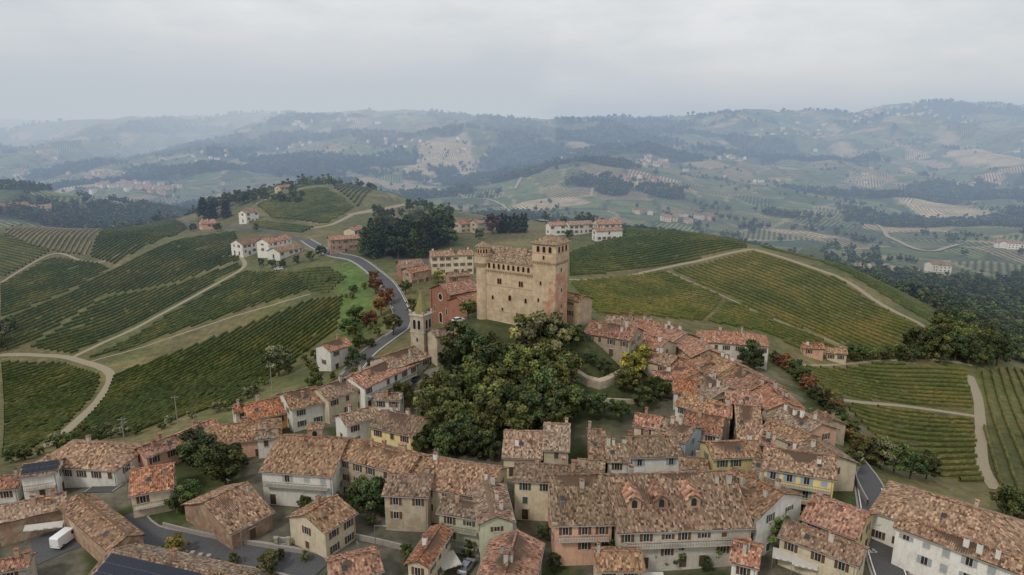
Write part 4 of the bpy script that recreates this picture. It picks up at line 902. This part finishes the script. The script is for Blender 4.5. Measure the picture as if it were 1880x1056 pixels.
awning(82,960,3.0,6.5,1.1,.25,M_TARP);awning(815,1015,3,3.5,3.5,.5,M_TARP,'white_canopy');awning(1445,1010,3,4.5,2.2,-.4,M_TARP);awning(1478,1022,3,4,2.2,-.4,M_TARP);awning(1765,1040,3,5,2.5,-.3,M_WHITE);awning(1195,1050,3,4,2.5,0,M_TARP)
p=hit(1588,1010);cu_=bpy.data.curves.new('stop_road_marking','FONT');cu_.body='STOP';cu_.size=1.5;cu_.align_x='CENTER';o=bpy.data.objects.new('stop_road_marking',cu_);SC.collection.objects.link(o);o.location=(p.x,p.y,p.z+.22);o.rotation_euler=(0,0,math.pi);cu_.materials.append(M_WHITE)
# ------------------------------------------------------------ haze: homogeneous absorbing volumes, scattered daylight put in as their own glow
def hazebox(name,x0,x1,y0,y1,zt,R,Acol):
    b=B();b.bx(x0,x1,y0,y1,-260,zt,0);m=bpy.data.materials.new(name);m.use_nodes=True;nt=m.node_tree;nt.nodes.clear()
    out=N(nt,'ShaderNodeOutputMaterial');ab=N(nt,'ShaderNodeVolumeAbsorption');em=N(nt,'ShaderNodeEmission');ad=N(nt,'ShaderNodeAddShader')
    sg=[1/r for r in R]
    ab.inputs['Color'].default_value=(*[1-s*1000 for s in sg],1);ab.inputs['Density'].default_value=.001
    em.inputs['Color'].default_value=(*[a*s*1000 for a,s in zip(Acol,sg)],1);em.inputs['Strength'].default_value=.001  # emission stands in for daylight scattered by the haze
    nt.links.new(ab.outputs[0],ad.inputs[0]);nt.links.new(em.outputs[0],ad.inputs[1]);nt.links.new(ad.outputs[0],out.inputs['Volume'])
    b.obj(name,[m])
hazebox('haze',-9000,9000,260,11500,320,(4100,3500,2800),(.46,.53,.60))
hazebox('low_cloud_bank',-8900,150,2300,11400,420,(2000,1950,1900),(.60,.635,.67))
# ------------------------------------------------------------ world, sun, camera
w=bpy.data.worlds.new('World');SC.world=w;w.use_nodes=True;nt=w.node_tree;bg=nt.nodes['Background'];bg.inputs['Strength'].default_value=.1
sky=N(nt,'ShaderNodeTexSky',sky_type='NISHITA');sky.sun_disc=False;el,az=math.radians(48),math.radians(-140)
sky.sun_elevation=el;sky.sun_rotation=az
tc=N(nt,'ShaderNodeTexCoord');v=scalev(nt,tc.outputs['Generated'],(1,1,3.4))
f=noise(nt,v,2.4,8,.6);f2=noise(nt,v,.9,3,.5)
fs=mathn(nt,'ADD',mathn(nt,'MULTIPLY',f,.7),mathn(nt,'MULTIPLY',f2,.3))
cl=ramp(nt,fs,[(.38,(.61,.64,.68)),(.5,(.74,.765,.79)),(.60,(.88,.89,.90))])
s10=N(nt,'ShaderNodeVectorMath',operation='SCALE');nt.links.new(cl,s10.inputs[0]);s10.inputs['Scale'].default_value=10.4
nt.links.new(mix(nt,.95,sky.outputs[0],s10.outputs[0]),bg.inputs['Color'])
sd=bpy.data.lights.new('sun','SUN');sd.energy=1.5;sd.angle=math.radians(10);sd.color=(1,.94,.84);so=bpy.data.objects.new('sun',sd);SC.collection.objects.link(so)
dv=Vector((math.sin(az)*math.cos(el),math.cos(az)*math.cos(el),math.sin(el)));so.rotation_euler=dv.to_track_quat('Z','Y').to_euler()
cd=bpy.data.cameras.new('camera');co=bpy.data.objects.new('camera',cd);SC.collection.objects.link(co);SC.camera=co
co.location=(0,0,CH);co.rotation_euler=(math.radians(90)-P,0,0);cd.sensor_width=36;cd.lens=36*F/1880;cd.clip_end=30000;cd.clip_start=1
SC.view_settings.view_transform='Standard';SC.view_settings.look='None';SC.view_settings.exposure=0
